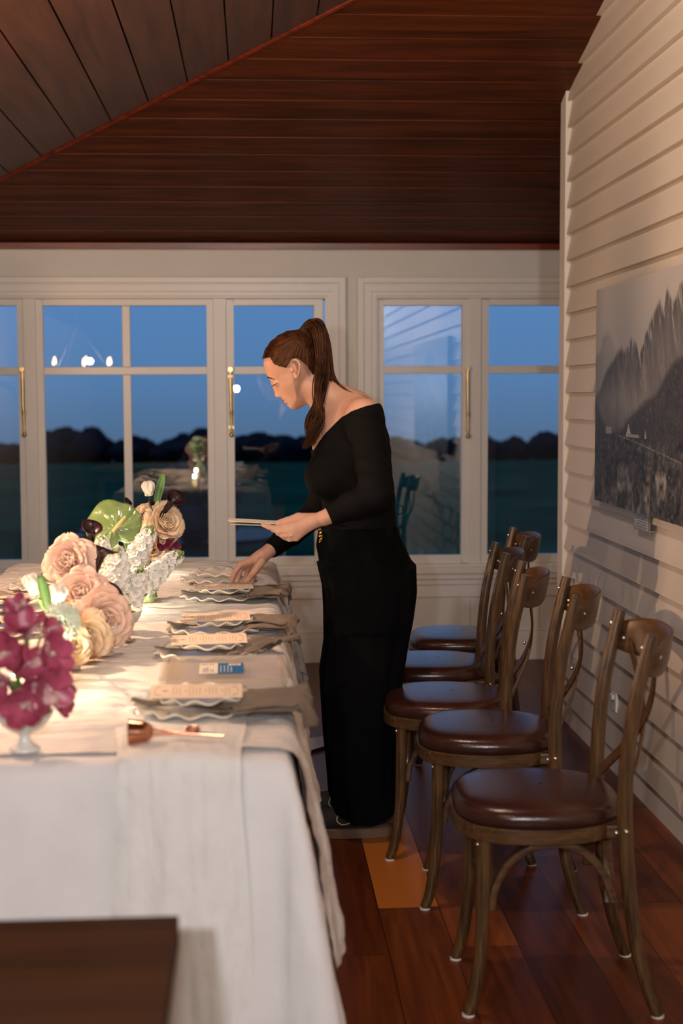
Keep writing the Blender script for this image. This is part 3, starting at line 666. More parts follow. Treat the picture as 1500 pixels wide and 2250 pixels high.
b = MB(); b.grid([rrect(hw + .003, hd + .003, .016, hh - .011), rrect(hw + .003, hd + .003, .016, hh - .001), rrect(hw + .001, hd + .001, .015, hh), rrect(hw - .010, hd - .010, .012, hh), rrect(hw - .013, hd - .013, .010, hh - .003), rrect(hw - .05, hd - .05, .010, hh - .003), [(0, 0, hh - .003)] * 24], 0, True); b.build('lid', M['plastic'], r, angle=30)
b = MB(); b.box((-hw + .012, -hd + .012, .0012), (hw - .012, hd - .012, .010)); b.build('contents', mat('stacked_card_sheets', (.50, .41, .33), .6), r, smooth=False)
m_lab = mat('label_white', (.72, .62, .5), .6, var=.01); m_blue = mat('label_blue', rgb(10, 92, 150), .5, var=.03); m_txt = mat('label_print', (.22, .25, .35), .7)
lx0, lx1, ly0, ly1 = -.052, .044, -.06, .055; z_ = hh - .0022
MB().box((lx0, ly0, z_), (-.012, ly1, z_ + .0006)).build('label', m_lab, r, smooth=False)
lb = MB().box((-.012, ly0, z_), (lx1, ly1, z_ + .0006)).build('label', m_blue, r, smooth=False); tag(lb, 'blue label half')
b = MB(); z2 = z_ + .0008
for k in range(4): b.box((-.006 + k * .0075, -.052 + .004 * (k % 2), z2), (-.0046 + k * .0075, .026 - .01 * (k == 3), z2 + .0001))
b.box((.012, .024, z2), (.038, .046, z2 + .0002)); b.build('print', m_lab, lb, smooth=False)
b = MB(); rg = random.Random(2); x = .016
while x < .034: w_ = .0006 + .001 * rg.random(); b.box((x, .028, z2 + .0003), (x + w_, .043, z2 + .0004)); x += w_ + .0009
for k in range(3): b.box((-.044 + k * .0045, -.048, z2), (-.0415 + k * .0045, -.004 + .006 * k, z2 + .0001))
for k in range(2): b.box((-.028 + k * .005, -.046, z2), (-.0255 + k * .005, -.018, z2 + .0001)); b.box((-.030 + k * .006, .032, z2), (-.027 + k * .006, .046, z2 + .0001))
V = [[(-.042 + a * .010 * math.cos(t_), .038 + a * .005 * math.sin(t_), z2) for t_ in np.linspace(0, 2 * PI, 17)[:-1]] for a in (0.001, 1)]; b.grid(V, 0, True); b.build('print', m_txt, r, smooth=False)
# copper candle snuffer
r = empty('candle_snuffer', (-.152, 2.475, GZ + .017), 'polished copper candle snuffer with bell and bow-topped handle lying near the table end', 'candle snuffer', rz=.0)
b = MB(); ax = np.array([-1, -.1, 0.]); pr = [(0, .009), (.004, .014), (.012, .0185), (.024, .0205), (.036, .022), (.042, .0235), (.0425, .0215), (.030, .0185), (.012, .015), (.005, .010)]
P_ = [(-.030 - t_, 0, .014) for t_, _ in pr]; n = 28
V = [[(p[0], rr_ * math.cos(a), p[2] + rr_ * math.sin(a)) for a in np.arange(n) * 2 * PI / n] for p, (_, rr_) in zip(P_, pr)]
b.grid(V, 0, True); b.build('bell', M['copper'], r)
b = MB()
b.tube([(-.034, 0, .010), (.005, -.001, .010), (.05, -.002, .009), (.095, -.002, .005)], [.0030, .0028, .0028, .0034], 10)
b.tube([(-.034, .004, .018), (.0, .010, .012), (.05, .006, .009), (.088, .0, .006)], [.002, .0022, .0022, .002], 10); b.build('handle', M['copper'], r)
b = MB()
for s_ in (-1, 1): b.tube([(.040 + s_ * (.002 + .009 * math.sin(t_)), .002, .012 + .008 * (1 - math.cos(t_)) * .6) for t_ in np.linspace(0, PI * 1.7, 12)], .0026, 8)
b.sphere((.040, .002, .013), .004, 8); b.build('bow_knob', M['copper'], r)
for nm, p0, p1, lab in (('a', (372, 1592), (392, 1602), 'short kinked copper wire tie left of the pair'), ('b', (428, 1593), (474, 1590), 'longer straight copper wire tie behind the snuffer')):
    a = atz(*p0, GZ + .004); c_ = atz(*p1, GZ + .004); m_ = (a + c_) / 2 + np.array([0, .004, .002]); tag(MB().tube(cr_spline([a, m_, c_], 8), .0014, 8).build('wire_tie', M['copper']), lab, 'wire tie')

# ---------------------------------------------------------------- cross-back chairs
def seat_outline(k=1., n=64, front=.205, back=.175, half=.195):
    """plan of the seat: rounded front (-x), narrower back (+x)"""
    out = []
    for t_ in np.arange(n) * 2 * PI / n:
        c_, s_ = math.cos(t_), math.sin(t_); p = 2.9; q = (abs(c_) ** p + abs(s_) ** p) ** (-1 / p)
        x = q * c_ * (back if c_ > 0 else front); wy = half * (1 - .16 * max(0, x / back) ** 1.3); out.append((x * k, q * s_ * wy * k))
    return np.array(out)
def make_chair(label):
    root = empty('crossback_chair', (0, 0, 0), label, 'chair', 'cross-back chairs along the right wall')
    # seat ring
    b = MB(); o1 = seat_outline(1.0); o2 = seat_outline(.86); zr = [(o1, .395), (o1 * 1.006, .397), (o1 * 1.006, .426), (o1, .428), (o2, .428), (o2, .395), (o1, .395)]
    b.grid([[(x, y, z) for x, y in o] for o, z in zr], 0, True)
    b.box((-.17, -.15, .418), (.16, .15, .427)); b.build('seat_frame', M['oak_bent'], root, angle=30)
    # upholstered cushion
    b = MB(); prof = [(.0, .424), (.95, .424), (.985, .428), (1.0, .437), (1.005, .447), (.99, .457), (.955, .464), (.90, .4695), (.78, .4735), (.6, .476), (.3, .478), (0.02, .4785)]
    b.grid([[(x * k * .985, y * k * .985, z) for x, y in o1] for k, z in prof], 0, True); b.build('seat', M['leather'], root, angle=180)
    # legs
    for s in (-1, 1):
        P_ = cr_spline([(-.146, s * .145, .40), (-.147, s * .148, .28), (-.152, s * .150, .15), (-.166, s * .155, .05), (-.180, s * .158, .004)], 26)
        MB().tube(P_, np.linspace(.0165, .0135, 26), 16).build('leg', M['oak'], root)
        Q = cr_spline([(.236, s * .172, .004), (.212, s * .168, .07), (.185, s * .164, .18), (.168, s * .162, .32), (.160, s * .162, .45), (.163, s * .162, .56), (.176, s * .165, .68), (.199, s * .170, .79), (.214, s * .172, .852)], 48)
        MB().tube(Q, np.interp(np.linspace(0, 1, 48), [0, .35, .5, 1], [.0135, .0165, .0175, .0145]), 16, asp=1.05).build('leg', M['oak'], root)
        for fx, fy_ in ((-.180, .158), (.236, .172)): MB().tube([(fx, s * fy_, .0), (fx, s * fy_, .005)], .0142, 14).build('foot_pad', M['pad'], root)
        # side arch under the seat
        A = cr_spline([(-.128, s * .139, .235), (-.120, s * .139, .285), (-.085, s * .140, .345), (-.03, s * .142, .378), (.02, s * .144, .384), (.075, s * .146, .365), (.118, s * .148, .315), (.140, s * .150, .255)], 40)
        MB().tube(A, .0125, 10, up=(0, 1, 0), asp=.75, sq=.6).build('arch_brace', M['oak_bent'], root)
        # post block joining the ring to the back posts
        MB().box((.120, s * .152 - .009, .397), (.160, s * .152 + .009, .427)).build('corner_block', M['oak_bent'], root, smooth=False, bevel=.004)
    for x_, dx in ((-.146, 1), (.150, -1)):
        A = cr_spline([(x_ + dx * .016, -.130, .245), (x_ + dx * .014, -.112, .305), (x_ + dx * .012, -.06, .370), (x_ + dx * .012, 0, .384), (x_ + dx * .012, .06, .370), (x_ + dx * .014, .112, .305), (x_ + dx * .016, .130, .245)], 36)
        MB().tube(A, .0125, 10, up=(1, 0, 0), asp=.75, sq=.6).build('arch_brace', M['oak_bent'], root)
    # crest: a wide bent board bulging backwards, its ends wrapping in behind the posts
    b = MB(); n = 41; V = []
    for i in range(n):
        u = i / (n - 1) * 2 - 1; y = u * .178; bul = .064 * (1 - abs(u) ** 2.6) + .012; tp = .046 * (1 - .30 * abs(u) ** 6); zc = .800 - .008 * u * u
        ring = []
        for a in np.arange(20) * 2 * PI / 20:
            ring.append((.2 + bul + .0075 * np.sign(math.cos(a)) * abs(math.cos(a)) ** .7 + .02 * (math.sin(a) * tp / .046) * .5, y, zc + tp * np.sign(math.sin(a)) * abs(math.sin(a)) ** .8))
        V.append(ring)
    b.grid(V, 0, True); 
    for E_ in (V[0], V[-1]): b.add(E_, [tuple(range(20))])
    b.build('crest_rail', M['oak_crest'], root, angle=50)
    # crossed bentwood straps
    for s in (-1, 1):
        P_ = []
        for t_ in np.linspace(0, 1, 36):
            y = s * (-.125 + .285 * t_); z = .475 + .315 * t_; bb = .050 * math.sin(PI * min(t_ * 1.05, 1)) + .060 * t_ ** 2
            P_.append((.172 + bb + (.006 if s > 0 else 0) - .01 * (1 - t_), y * (1 - .25 * max(0, t_ - .8)), z))
        P_ = np.array(P_); Tn = np.gradient(P_, axis=0); Tn /= np.linalg.norm(Tn, axis=1)[:, None]; wd = np.cross(Tn, (1, 0, 0)); wd /= np.linalg.norm(wd, axis=1)[:, None]; nn = np.cross(wd, Tn)
        hw_ = .0125; th = .0028; V = [[p + a * hw_ * w_ + c_ * th * q for a, c_ in ((-1, -1), (1, -1), (1, 1), (-1, 1))] for p, w_, q in zip(P_, wd, nn)]
        b = MB(); b.grid(V, 0, True); b.add(V[0], [(0, 1, 2, 3)]); b.add(V[-1], [(0, 1, 2, 3)]); b.build('cross_strap', M['oak_bent'], root, angle=50)
    pts = [(.232, 0, .625), (.216, .0, .625)]
    for s in (-1, 1): pts += [(.193, s * .170, .822), (.232, s * .160, .800), (.142, s * .163, .412), (-.160, s * .150, .385), (.217, s * .14, .79), (.160, s * .181, .42)]
    for q in pts: MB().sphere(q, .0053, 8).build('screw', M['steel'], root)
    return root
chairs = [((.650, 3.17), 3, 'nearest cross-back oak chair, with its brown leather seat in full view'),
          ((.645, 3.81), 8, 'second cross-back oak chair from the camera, just behind the nearest one'),
          ((.592, 4.215), 9, 'third cross-back oak chair, right behind the standing woman'),
          ((.620, 4.76), 4, 'fourth cross-back oak chair, its bluish shining seat half hidden by the woman'),
          ((.785, 5.30), 3, 'farthest cross-back oak chair, smallest, standing in front of the window')]
proto = None
for (x, y), dg, lab in chairs:
    c = make_chair(lab) if proto is None else copy_tree(proto)
    proto = proto or c; c['label'] = lab; c.location = (x, y, 0); c.rotation_euler[2] = math.radians(-dg)
for o in bpy.data.objects:
    if o.name.startswith('crossback_chair') : pass

# ---------------------------------------------------------------- photograph on the wall, its caption, a socket
py0, py1, pz0, pz1 = 3.30, 5.225, .975, 1.750; px_ = XR - .045
r = empty('mountain_photograph', (px_, (py0 + py1) / 2, pz0), 'large unframed black and white mountain photograph hung on the cream boarded wall', 'picture')
nu, nv = 560, 300; U_, V_ = np.meshgrid(np.linspace(0, 1, nu), np.linspace(0, 1, nv), indexing='ij')      # u from the far (left) edge, v up
asp = (py1 - py0) / (pz1 - pz0); uu = U_ * asp                                # uu in picture heights
def ridge(pts, rough, seed, fr=9):
    pts = np.array(pts); return np.interp(uu, pts[:, 0], pts[:, 1]) + rough * fbm(uu * fr, uu * 0 + 1.5, seed, 5)
sky = .55 + .05 * (V_ - .6) - .10 * np.exp(-(uu / .12) ** 2) + .02 * fbm(uu * 2, V_ * 3, 1)
img = sky.copy()
def layer(ht, col):
    m_ = 1 / (1 + np.exp(-(ht - V_) * 160)); return m_, col
far = ridge([(0, .50), (.1, .53), (.19, .60), (.265, .63), (.34, .66), (.40, .685), (.47, .716), (.52, .69), (.60, .72), (.665, .75), (.72, .71), (.77, .67), (.82, .71), (.87, .75), (.96, .82), (1.06, .885), (1.12, .83), (1.16, .92), (1.25, .86), (1.35, .93), (1.6, .80), (2.6, .7)], .018, 3, 22)
dep = np.clip(far - V_, 0, 1); st = fbm(uu * 75 + V_ * 22, V_ * 20, 5, 4); st2 = fbm(uu * 28 + V_ * 10, V_ * 9, 6, 3)
snow = np.clip((st - .02) * 4, 0, 1) * np.clip(st2 * 3 + .35, 0, 1) * np.exp(-dep * 7) * np.clip((uu - .25) * 2.5, .1, 1)
farc = .27 + .05 * st2 + .30 * snow + .13 * np.exp(-((V_ - .47) / .10) ** 2) * np.exp(-((uu - .45) / .5) ** 2) - .10 * np.exp(-dep * 16) * (1 - snow)
m_, c_ = layer(far, farc); img = img * (1 - m_) + c_ * m_
mid = ridge([(0, .49), (.06, .44), (.15, .38), (.28, .33), (.445, .334), (.63, .40), (.83, .468), (1.03, .506), (1.16, .578), (1.3, .64), (1.6, .70), (2.6, .72)], .010, 9, 14)
mc = .13 + .05 * fbm(uu * 34, V_ * 44, 12, 4) + .12 * np.clip((fbm(uu * 95, V_ * 105, 13, 3) - .32) * 6, 0, 1) * (uu > .45) + .05 * (uu < .4); m_, c_ = layer(mid, mc); img = img * (1 - m_) + c_ * m_
gr = ridge([(0, .325), (.3, .327), (.6, .325), (1, .31), (1.3, .32), (2.6, .33)], .005, 15, 8)
gc = .12 + .13 * fbm(uu * 26, V_ * 30, 17, 5) + .13 * np.clip(fbm(uu * 80, V_ * 80, 18, 3) * 2, 0, 1)
rk = np.clip((.22 - .07 * np.abs(fbm(uu * 3, V_ * 0 + 2, 21)) - V_) * 25, 0, 1) * np.clip((fbm(uu * 8 + 3, V_ * 5, 22, 4) + .12) * 7, 0, 1) * np.clip((uu - .12) * 12, 0, 1)
gc = gc * (1 - rk) + rk * (.30 + .34 * fbm(uu * 30, V_ * 30, 23, 5)); m_, c_ = layer(gr, gc); img = img * (1 - m_) + c_ * m_
for hx, hz, hw_, hh_, v_ in ((.26, .330, .055, .026, .52), (.61, .325, .045, .050, .58), (.68, .322, .10, .012, .46), (.88, .325, .016, .032, .46)):
    img = np.where((np.abs(uu - hx) < hw_ * (1 if hh_ < .03 else 1 - np.clip((V_ - hz) / hh_, 0, .85))) & (V_ > hz - .004) & (V_ < hz + hh_), v_, img)
path = .322 - .085 * np.clip(uu - .42, 0, 2) ** 1.15; img = np.where((np.abs(V_ - path) < .0025 + .003 * fbm(uu * 60, V_ * 40, 3)) & (uu > .4), .34, img)
img = np.clip(img * 1.08 - .02, .03, .8) ** 1.5
b = MB(); P_ = np.stack([np.zeros_like(U_), (py1 - py0) * (.5 - U_), V_ * (pz1 - pz0)], -1); b.grid(P_)
pr_ = b.build('print', mat('photo_print_base', (.5, .5, .5), .5), r, smooth=False); pr_.location = (-.0015, 0, 0)
me = pr_.data; ca = me.color_attributes.new('tone', 'FLOAT_COLOR', 'POINT')
co_ = np.empty(len(me.vertices) * 3); me.vertices.foreach_get('co', co_); co_ = co_.reshape(-1, 3)
ui = np.clip(np.rint((.5 - co_[:, 1] / (py1 - py0)) * (nu - 1)).astype(int), 0, nu - 1); vi = np.clip(np.rint(co_[:, 2] / (pz1 - pz0) * (nv - 1)).astype(int), 0, nv - 1)
g_ = img[ui, vi]; ca.data.foreach_set('color', np.stack([g_ * 1.05, g_, g_ * .96, np.ones_like(g_)], -1).ravel())
m, t, p = new_mat('photo_print'); a = nd(t, 'ShaderNodeAttribute', attribute_name='tone'); t.links.new(a.outputs['Color'], p.inputs['Base Color']); p.inputs['Roughness'].default_value = .45; me.materials[0] = m
MB().box((0, -(py1 - py0) / 2, 0), (.025, (py1 - py0) / 2, pz1 - pz0)).build('board', mat('print_board', (.10, .09, .085), .5), r, smooth=False)
MB().box((.02, -.6, .08), (XR - px_ + .0, .6, .12)).box((.02, -.6, .62), (XR - px_, .6, .66)).build('hanging_batten', M['plank'], r, smooth=False)
r = empty('caption_holder', (XR - .030, 4.635, .912), 'small clear acrylic caption card fixed under the mountain photograph', 'sign')
MB().box((0, -.095, 0), (.004, .095, .066)).build('acrylic_plate', M['plastic'], r, smooth=False, bevel=.001)
b = MB(); b.box((-.0014, -.082, .008), (-.0004, .082, .058)); c_ = b.build('caption', mat('caption_paper', (.62, .60, .60), .4), r, smooth=False)
b = MB()
for k in range(5): b.box((-.0022, -.072 + .01 * (k % 2), .014 + k * .009), (-.0016, .070 - .012 * (k % 3), .0165 + k * .009))
b.build('print', m_txt, c_, smooth=False)
b = MB()
for yy in (-.088, .088):
    for zz in (.008, .058): b.tube([(.030, yy, zz), (-.004, yy, zz)], .0025, 10)
b.build('standoff', M['steel'], r)
r = empty('wall_socket', (XR - .020, 5.02, .22), 'small white wall socket low on the boarded wall behind the chairs', 'socket')
MB().box((0, -.035, 0), (.012, .035, .075)).build('socket_plate', M['outlet'], r, smooth=False, bevel=.003); MB().box((-.010, -.018, .045), (.0, .018, .062)).build('switch', M['outlet'], r, smooth=False, bevel=.002)

# ---------------------------------------------------------------- chandelier left of the frame, mirrored in the windows
cx_, cy_, cz_ = -1.33, 3.55, 1.54
r = empty('iron_chandelier', (cx_, cy_, cz_), 'black iron ring chandelier with candle bulbs, seen only as a reflection in the left windows', 'chandelier')
n = 40; b = MB(); b.tube([(.27 * math.cos(a), .27 * math.sin(a), 0) for a in np.arange(n) * 2 * PI / n], .012, 8, closed=True)
for k in range(3):
    a = k * 2 * PI / 3; b.tube([(.27 * math.cos(a), .27 * math.sin(a), 0), (.02 * math.cos(a), .02 * math.sin(a), .34)], .005, 6)
b.tube([(0, 0, .34), (0, 0, zleft(cx_) - cz_)], .006, 6); b.build('ring_frame', M['iron'], r)
for k in range(7):
    a = k * 2 * PI / 7 + .3; x, y = .27 * math.cos(a), .27 * math.sin(a)
    cnd = MB().tube([(x, y, .01), (x, y, .06)], .011, 10).build('candle_sleeve', M['china'], r)
    MB().lathe([(.001, .06), (.010, .066), (.014, .08), (.010, .10), (.004, .118), (.0005, .126)], 12, (x, y, 0)).build('bulb', M['bulb'], cnd)
lamp('chandelier_light', 'POINT', (.1, 0, .09), 105, (1, .62, .38), .018, parent=r)

# ---------------------------------------------------------------- flowers
def frame(d, roll=0):
    d = Vector(d).normalized(); q = d.to_track_quat('Z', 'Y'); return np.array((q.to_matrix() @ Matrix.Rotation(roll, 3, 'Z')))
def petal(Lp, Wp, cup=.3, curl=.3, point=.25, ruff=0, open_=.6, base=.18, nu=11, nv=9, seed=0):
    """petal rising from the origin along +z and opening towards +x"""
    V = []; rg = np.random.RandomState(seed); ph = rg.rand() * 6
    for i in range(nu):
        u = i / (nu - 1); w = Wp * (base + (1 - base) * math.sin(PI * min(u * .62 + .06, .5) ) ** 1.0) * (1 - max(0, u - .62) ** 2 * (2.6 + point * 5)); w = max(w, .0006)
        ang = open_ * (.68 + .32 * u) + curl * max(0, u - .55) ** 1.5 * 4
        if i == 0: x = z = 0.; pa = ang
        else: x += Lp / (nu - 1) * math.sin(pa); z += Lp / (nu - 1) * math.cos(pa); pa = ang
        row = []
        for j in range(nv):
            v = j / (nv - 1) * 2 - 1; off = cup * w * v * v; rf = ruff * math.sin(v * 7 + ph + u * 5) * u
            nx, nz = math.cos(pa), -math.sin(pa)
            row.append((x - off * nx + rf * nx, w * v, z - off * nz + rf * nz + rf * .5))
        V.append(row)
    return np.array(V)
def put(b, V, Rm, o=(0, 0, 0), mi=0): b.grid(V @ np.asarray(Rm).T + np.asarray(o), mi)
def rotz(a): c_, s_ = math.cos(a), math.sin(a); return np.array([[c_, -s_, 0], [s_, c_, 0], [0, 0, 1]])
def stem(root, d, Lst, mt='green', r_=.0028, to=None, off=.006):
    """stem from behind the head back to the bowl it stands in"""
    p0 = -np.asarray(Vector(d).normalized()) * off; p1 = np.asarray(to, float) - np.asarray(root.location) if to is not None else p0 - np.asarray(Vector(d).normalized()) * Lst
    mid = (p0 + p1) / 2 - np.asarray(Vector(d).normalized()) * .02
    MB().tube(cr_spline([p0, mid, p1], 10), r_, 8).build('stem', M[mt], root)
def rose(loc, d, R_, label, m='rose', seed=0, to=None, group=None):
    root = empty('rose', loc, label, 'flower', group); A = frame(d, seed); rg = np.random.RandomState(seed + 1); b = MB(); n = 0
    for ring, (cnt, op, Lp, Wp, cu) in enumerate([(3, .10, .72, .34, -.1), (4, .22, .78, .40, 0), (5, .42, .84, .46, .2), (5, .72, .92, .52, .45), (6, 1.05, 1.0, .56, .7), (6, 1.45, 1.04, .58, .8), (5, 1.9, .96, .56, .6)]):
        for k in range(cnt):
            a = k * 2 * PI / cnt + ring * .6 + rg.randn() * .12
            V = petal(R_ * Lp * (1 + .08 * rg.randn()), R_ * Wp, cup=.75 - .14 * ring, curl=cu, point=.5, open_=op + .1 * rg.randn(), ruff=R_ * .05, base=.45, seed=seed * 50 + n); n += 1
            V[..., 0] += R_ * (.02 + .045 * ring); put(b, V @ rotz(a).T, A)
    b.build('petals', M[m], root, solid=.0007, angle=180)
    b = MB(); b.sphere((0, 0, 0), R_ * .22, 10); b.v[-1] = b.v[-1] @ A.T; b.build('calyx', M['green'], root)
    stem(root, d, .08, to=to); return root
def tulip(loc, d, s, label, to=None, open_=.0):
    root = empty('tulip', loc, label, 'flower'); A = frame(d); b = MB()
    for k in range(6):
        V = petal(s, s * .40, cup=.75, curl=-.12, point=.1, open_=.42 + open_ - .05 * (k % 2), base=.5, seed=k); x = V[..., 0]; u = np.linspace(0, 1, V.shape[0])[:, None]
        V[..., 0] = x * (1 - .75 * u) + .28 * s * np.sin(PI * u) * .8 + .002 * (k % 2); put(b, V @ rotz(k * PI / 3).T, A)
    b.build('petals', M['tulip'], root, solid=.0008, angle=180); stem(root, d, .1, to=to); return root
def orchid(loc, d, R_, label, m='orchid', seed=0, to=None, group=None):
    root = empty('orchid_bloom', loc, label, 'flower', group); A = frame(d, seed * 1.3); rg = np.random.RandomState(seed + 3)
    for k in range(5):
        a = PI / 2 + k * 2 * PI / 5 + rg.randn() * .08
        V = petal(R_ * (1.02 if k in (0, 2, 3) else 1.0), R_ * (.36 if k in (0, 2, 3) else .33), cup=.30, curl=-.5, point=.08, open_=1.05 + .12 * rg.randn(), base=.30, seed=seed * 9 + k, nu=13)
        b = MB(); put(b, V @ rotz(a).T, A); b.build('petal', M[m], root, solid=.0011, angle=180)
    b = MB(); V = petal(R_ * .70, R_ * .32, cup=-.6, curl=.9, point=0, open_=.9, base=.6, ruff=R_ * .03, seed=seed); put(b, V @ rotz(-PI / 2).T, A, A @ np.array((0, 0, .004))); b.build('lip', M['orchid_lip'], root, solid=.001, angle=180)
    b = MB(); b.tube(np.array([(0, .0, 0), (0, .004, R_ * .22), (0, -.002, R_ * .42)]) @ A.T, [R_ * .07, R_ * .08, R_ * .09], 10); b.sphere(A @ np.array((0, -.002, R_ * .43)), R_ * .10, 10); b.build('column', M['orchid_lip'], root)
    if to is not None: stem(root, d, .05, 'green', .0024, to=to)
    return root
def calla(loc, d, Lc, label, to=None, roll=0, wide=1.):
    """funnel whose mouth points along d; loc is the throat base"""
    root = empty('calla_lily', loc, label, 'flower', 'near-black calla lilies'); A = frame(d, roll); n = 26; V = []
    for i in range(22):
        u = i / 21; rr = Lc * (.045 + .065 * u + 3.0 * wide * max(0, u - .68) ** 1.5); row = []
        for j in range(n):
            a = j / (n - 1) * (2 * PI + .7) - .35; lip = (.5 + .5 * math.cos(a)) ** 4; k_ = 1 + .12 * (j / n); c_ = max(0, u - .82) / .18
            r2 = rr * k_ + Lc * .13 * lip * c_ ** 1.5; row.append((r2 * math.cos(a), r2 * math.sin(a), Lc * u * (.88 + .12 * math.cos(a) * u) + Lc * .05 * c_ * math.sin(a * 2) * wide - Lc * .05 * c_ ** 3))
        V.append(row)
    b = MB(); put(b, np.array(V), A); b.build('spathe', M['calla'], root, solid=.0012, angle=180)
    stem(root, d, .1, 'green', .0040, to=to); return root
def carnation(loc, d, R_, label, m, to=None, seed=0, name='carnation'):
    root = empty(name, loc, label, 'flower'); A = frame(d); rg = np.random.RandomState(seed); b = MB()
    for k in range(54):
        f_ = k / 54; V = petal(R_ * (.75 + .3 * f_), R_ * .26, cup=-.1, curl=.5, point=-.35, open_=.15 + 1.55 * f_ ** .8, ruff=R_ * .075, base=.15, seed=seed + k, nu=8, nv=9); put(b, V @ rotz(k * 2.4).T, A)
    b.build('petals', M[m], root, solid=.0006, angle=180); b = MB(); b.tube(np.array([(0, 0, -R_ * .5), (0, 0, 0)]) @ A.T, R_ * .22, 10); b.build('calyx', M['green'], root); stem(root, d, .1, to=to); return root
def stock(loc, d, Ls, Rs, label, seed=0, m='white_petal', n=46):
    """spike of small ruffled florets ending in green buds; loc is the foot of the spike"""
    root = empty('stock_flower', loc, label, 'flower', 'white stock stems'); A = frame(d); rg = np.random.RandomState(seed); b = MB(); g = MB()
    for k in range(n):
        t_ = (k + .5) / n; a = k * 2.4; z = Ls * t_ * .92; rr = Rs * (1 - .55 * t_ ** 2); dr = np.array((math.cos(a), math.sin(a), .45)); dr /= np.linalg.norm(dr); B = frame(dr, rg.rand() * 6); o = np.array((0, 0, z)) + dr * rr * .55; s = Rs * (.62 - .22 * t_) * (.9 + .2 * rg.rand())
        for j in range(4):
            V = petal(s, s * .52, cup=.15, curl=.4, point=-.3, open_=1.25, ruff=s * .10, base=.3, nu=6, nv=6, seed=seed * 97 + k * 5 + j); V[..., 2] += s * .25; put(b, ((V @ rotz(j * PI / 2 + rg.rand() * .4).T) @ B.T + o), A)
        for j in range(2):
            V = petal(s * .6, s * .34, cup=.3, curl=.2, point=-.3, open_=.7, ruff=s * .08, base=.3, nu=5, nv=5, seed=seed * 7 + k + j); V[..., 2] += s * .3; put(b, ((V @ rotz(j * PI + 1).T) @ B.T + o), A)
        if k % 3 == 0: g.sphere(A @ (o + dr * s * .2), s * .18, 6)
    b.build('blossoms', M[m], root, angle=180)
    for k in range(9):
        a = k * 2.4; t_ = k / 9; g.sphere(A @ np.array((math.cos(a) * Rs * .35 * (1 - t_), math.sin(a) * Rs * .35 * (1 - t_), Ls * (.92 + .14 * t_))), np.array((.22, .22, .30)) * Rs * (1 - .4 * t_) * .9, 8)
    g.build('buds', M['sepal'], root)
    q = MB(); q.tube(np.array([(0, 0, -.06), (0, 0, Ls * 1.02)]) @ A.T, .004, 8)
    q.build('stem', M['green'], root)
    b = MB()
    for k in range(3): put(b, petal(.07, .010, cup=.2, curl=.2, open_=.7, base=.3, seed=k) @ rotz(k * 2.2 + seed).T, A, A @ np.array((0, 0, -.01)))
    b.build('leaves', M['leafgreen'], root, solid=.0006, angle=180); return root
def footed_bowl(loc, s, label, h=1.):
    root = empty('footed_bowl', loc, label, 'bowl')
    pr = [(0, .0), (.030, 0), (.032, .003), (.026, .008), (.014, .016), (.011, .026), (.013, .034), (.026, .040), (.044, .052), (.056, .070), (.060, .086), (.0575, .086), (.053, .070), (.040, .055), (.012, .046), (0, .045)]
    MB().lathe([(r_ * s, z_ * s * h) for r_, z_ in pr], 44).build('bowl_body', M['bowl'], root, angle=180)
    MB().sphere((0, 0, .072 * s * h), (.050 * s, .050 * s, .016 * s), 16).build('flower_foam', M['green'], root); return root
def lit_cup(loc, label, pw, h=.075, r_=.021):
    root = empty('candle_cup', loc, label, 'candle')
    MB().lathe([(0, 0), (r_, 0), (r_ * 1.05, h), (r_ * .96, h), (r_ * .92, .004), (0, .004)], 24).build('glass_cup', M['frost'], root, angle=40)
    MB().lathe([(0, .006), (r_ * .8, .006), (r_ * .8, h * .86), (0, h * .90)], 20).build('lit_wax', M['candle'], root)
    lamp('candle_light', 'POINT', (0, 0, h * 1.25), pw, (1, .84, .62), .012, parent=root); return root

GT = GZ + .006
# --- arrangement A: magenta orchids nearest the camera
A_ = atz(55, 1648, GT); fb = footed_bowl(A_, .86, 'small white footed bowl holding the magenta orchids nearest the camera', 1.0)
top = A_ + np.array((0, .0, .075)); YA = A_[1]
orch = [(60, 1395, -.01, (-.1, -.5, .9), .050, 1, 'topmost magenta orchid standing up above the cluster'), (45, 1345, .01, (-.35, -.6, .8), .034, 2, 'small magenta orchid bud-like bloom at the very top left'),
        (108, 1440, -.03, (.55, -1, .25), .050, 3, 'magenta orchid with a pale lip at the right of the cluster, upper'), (22, 1440, -.04, (-.25, -1, .35), .050, 4, 'magenta orchid at the upper left of the cluster'),
        (100, 1508, -.04, (.5, -1, -.05), .052, 5, 'magenta orchid with a pale lip at the right of the cluster, middle'), (50, 1545, -.05, (.1, -1, -.05), .052, 6, 'lowest magenta orchid spreading over the bowl rim'),
        (10, 1500, -.05, (-.5, -1, .0), .050, 7, 'magenta orchid at the left edge of the picture, middle'), (-30, 1560, -.02, (-.7, -.7, -.1), .05, 8, 'magenta orchid cut by the left edge, low over the bowl'), (116, 1535, .0, (.9, -.5, .0), .042, 9, 'magenta orchid hanging at the lower right of the cluster'),
        (70, 1480, .05, (.3, .5, .6), .045, 10, 'magenta orchid turned away at the back of the cluster'),
        (62, 1465, .0, (.1, -1, .5), .044, 11, 'magenta orchid in the very middle of the cluster'), (75, 1520, -.01, (.2, -1, .1), .046, 12, 'magenta orchid directly above the lowest one'),
        (95, 1395, .03, (.7, -.4, .5), .036, 13, 'small magenta orchid just left of the green carnation'), (0, 1420, .02, (-.5, -.6, .5), .045, 14, 'magenta orchid half cut by the left edge, upper')]
for px, py, dy, d, R_, sd, lab in orch: orchid(at(px, py, YA + dy), d, R_ * 1.03, lab, seed=sd, to=top + np.array((0, 0, -.03)), group='magenta orchids')
b = MB(); 
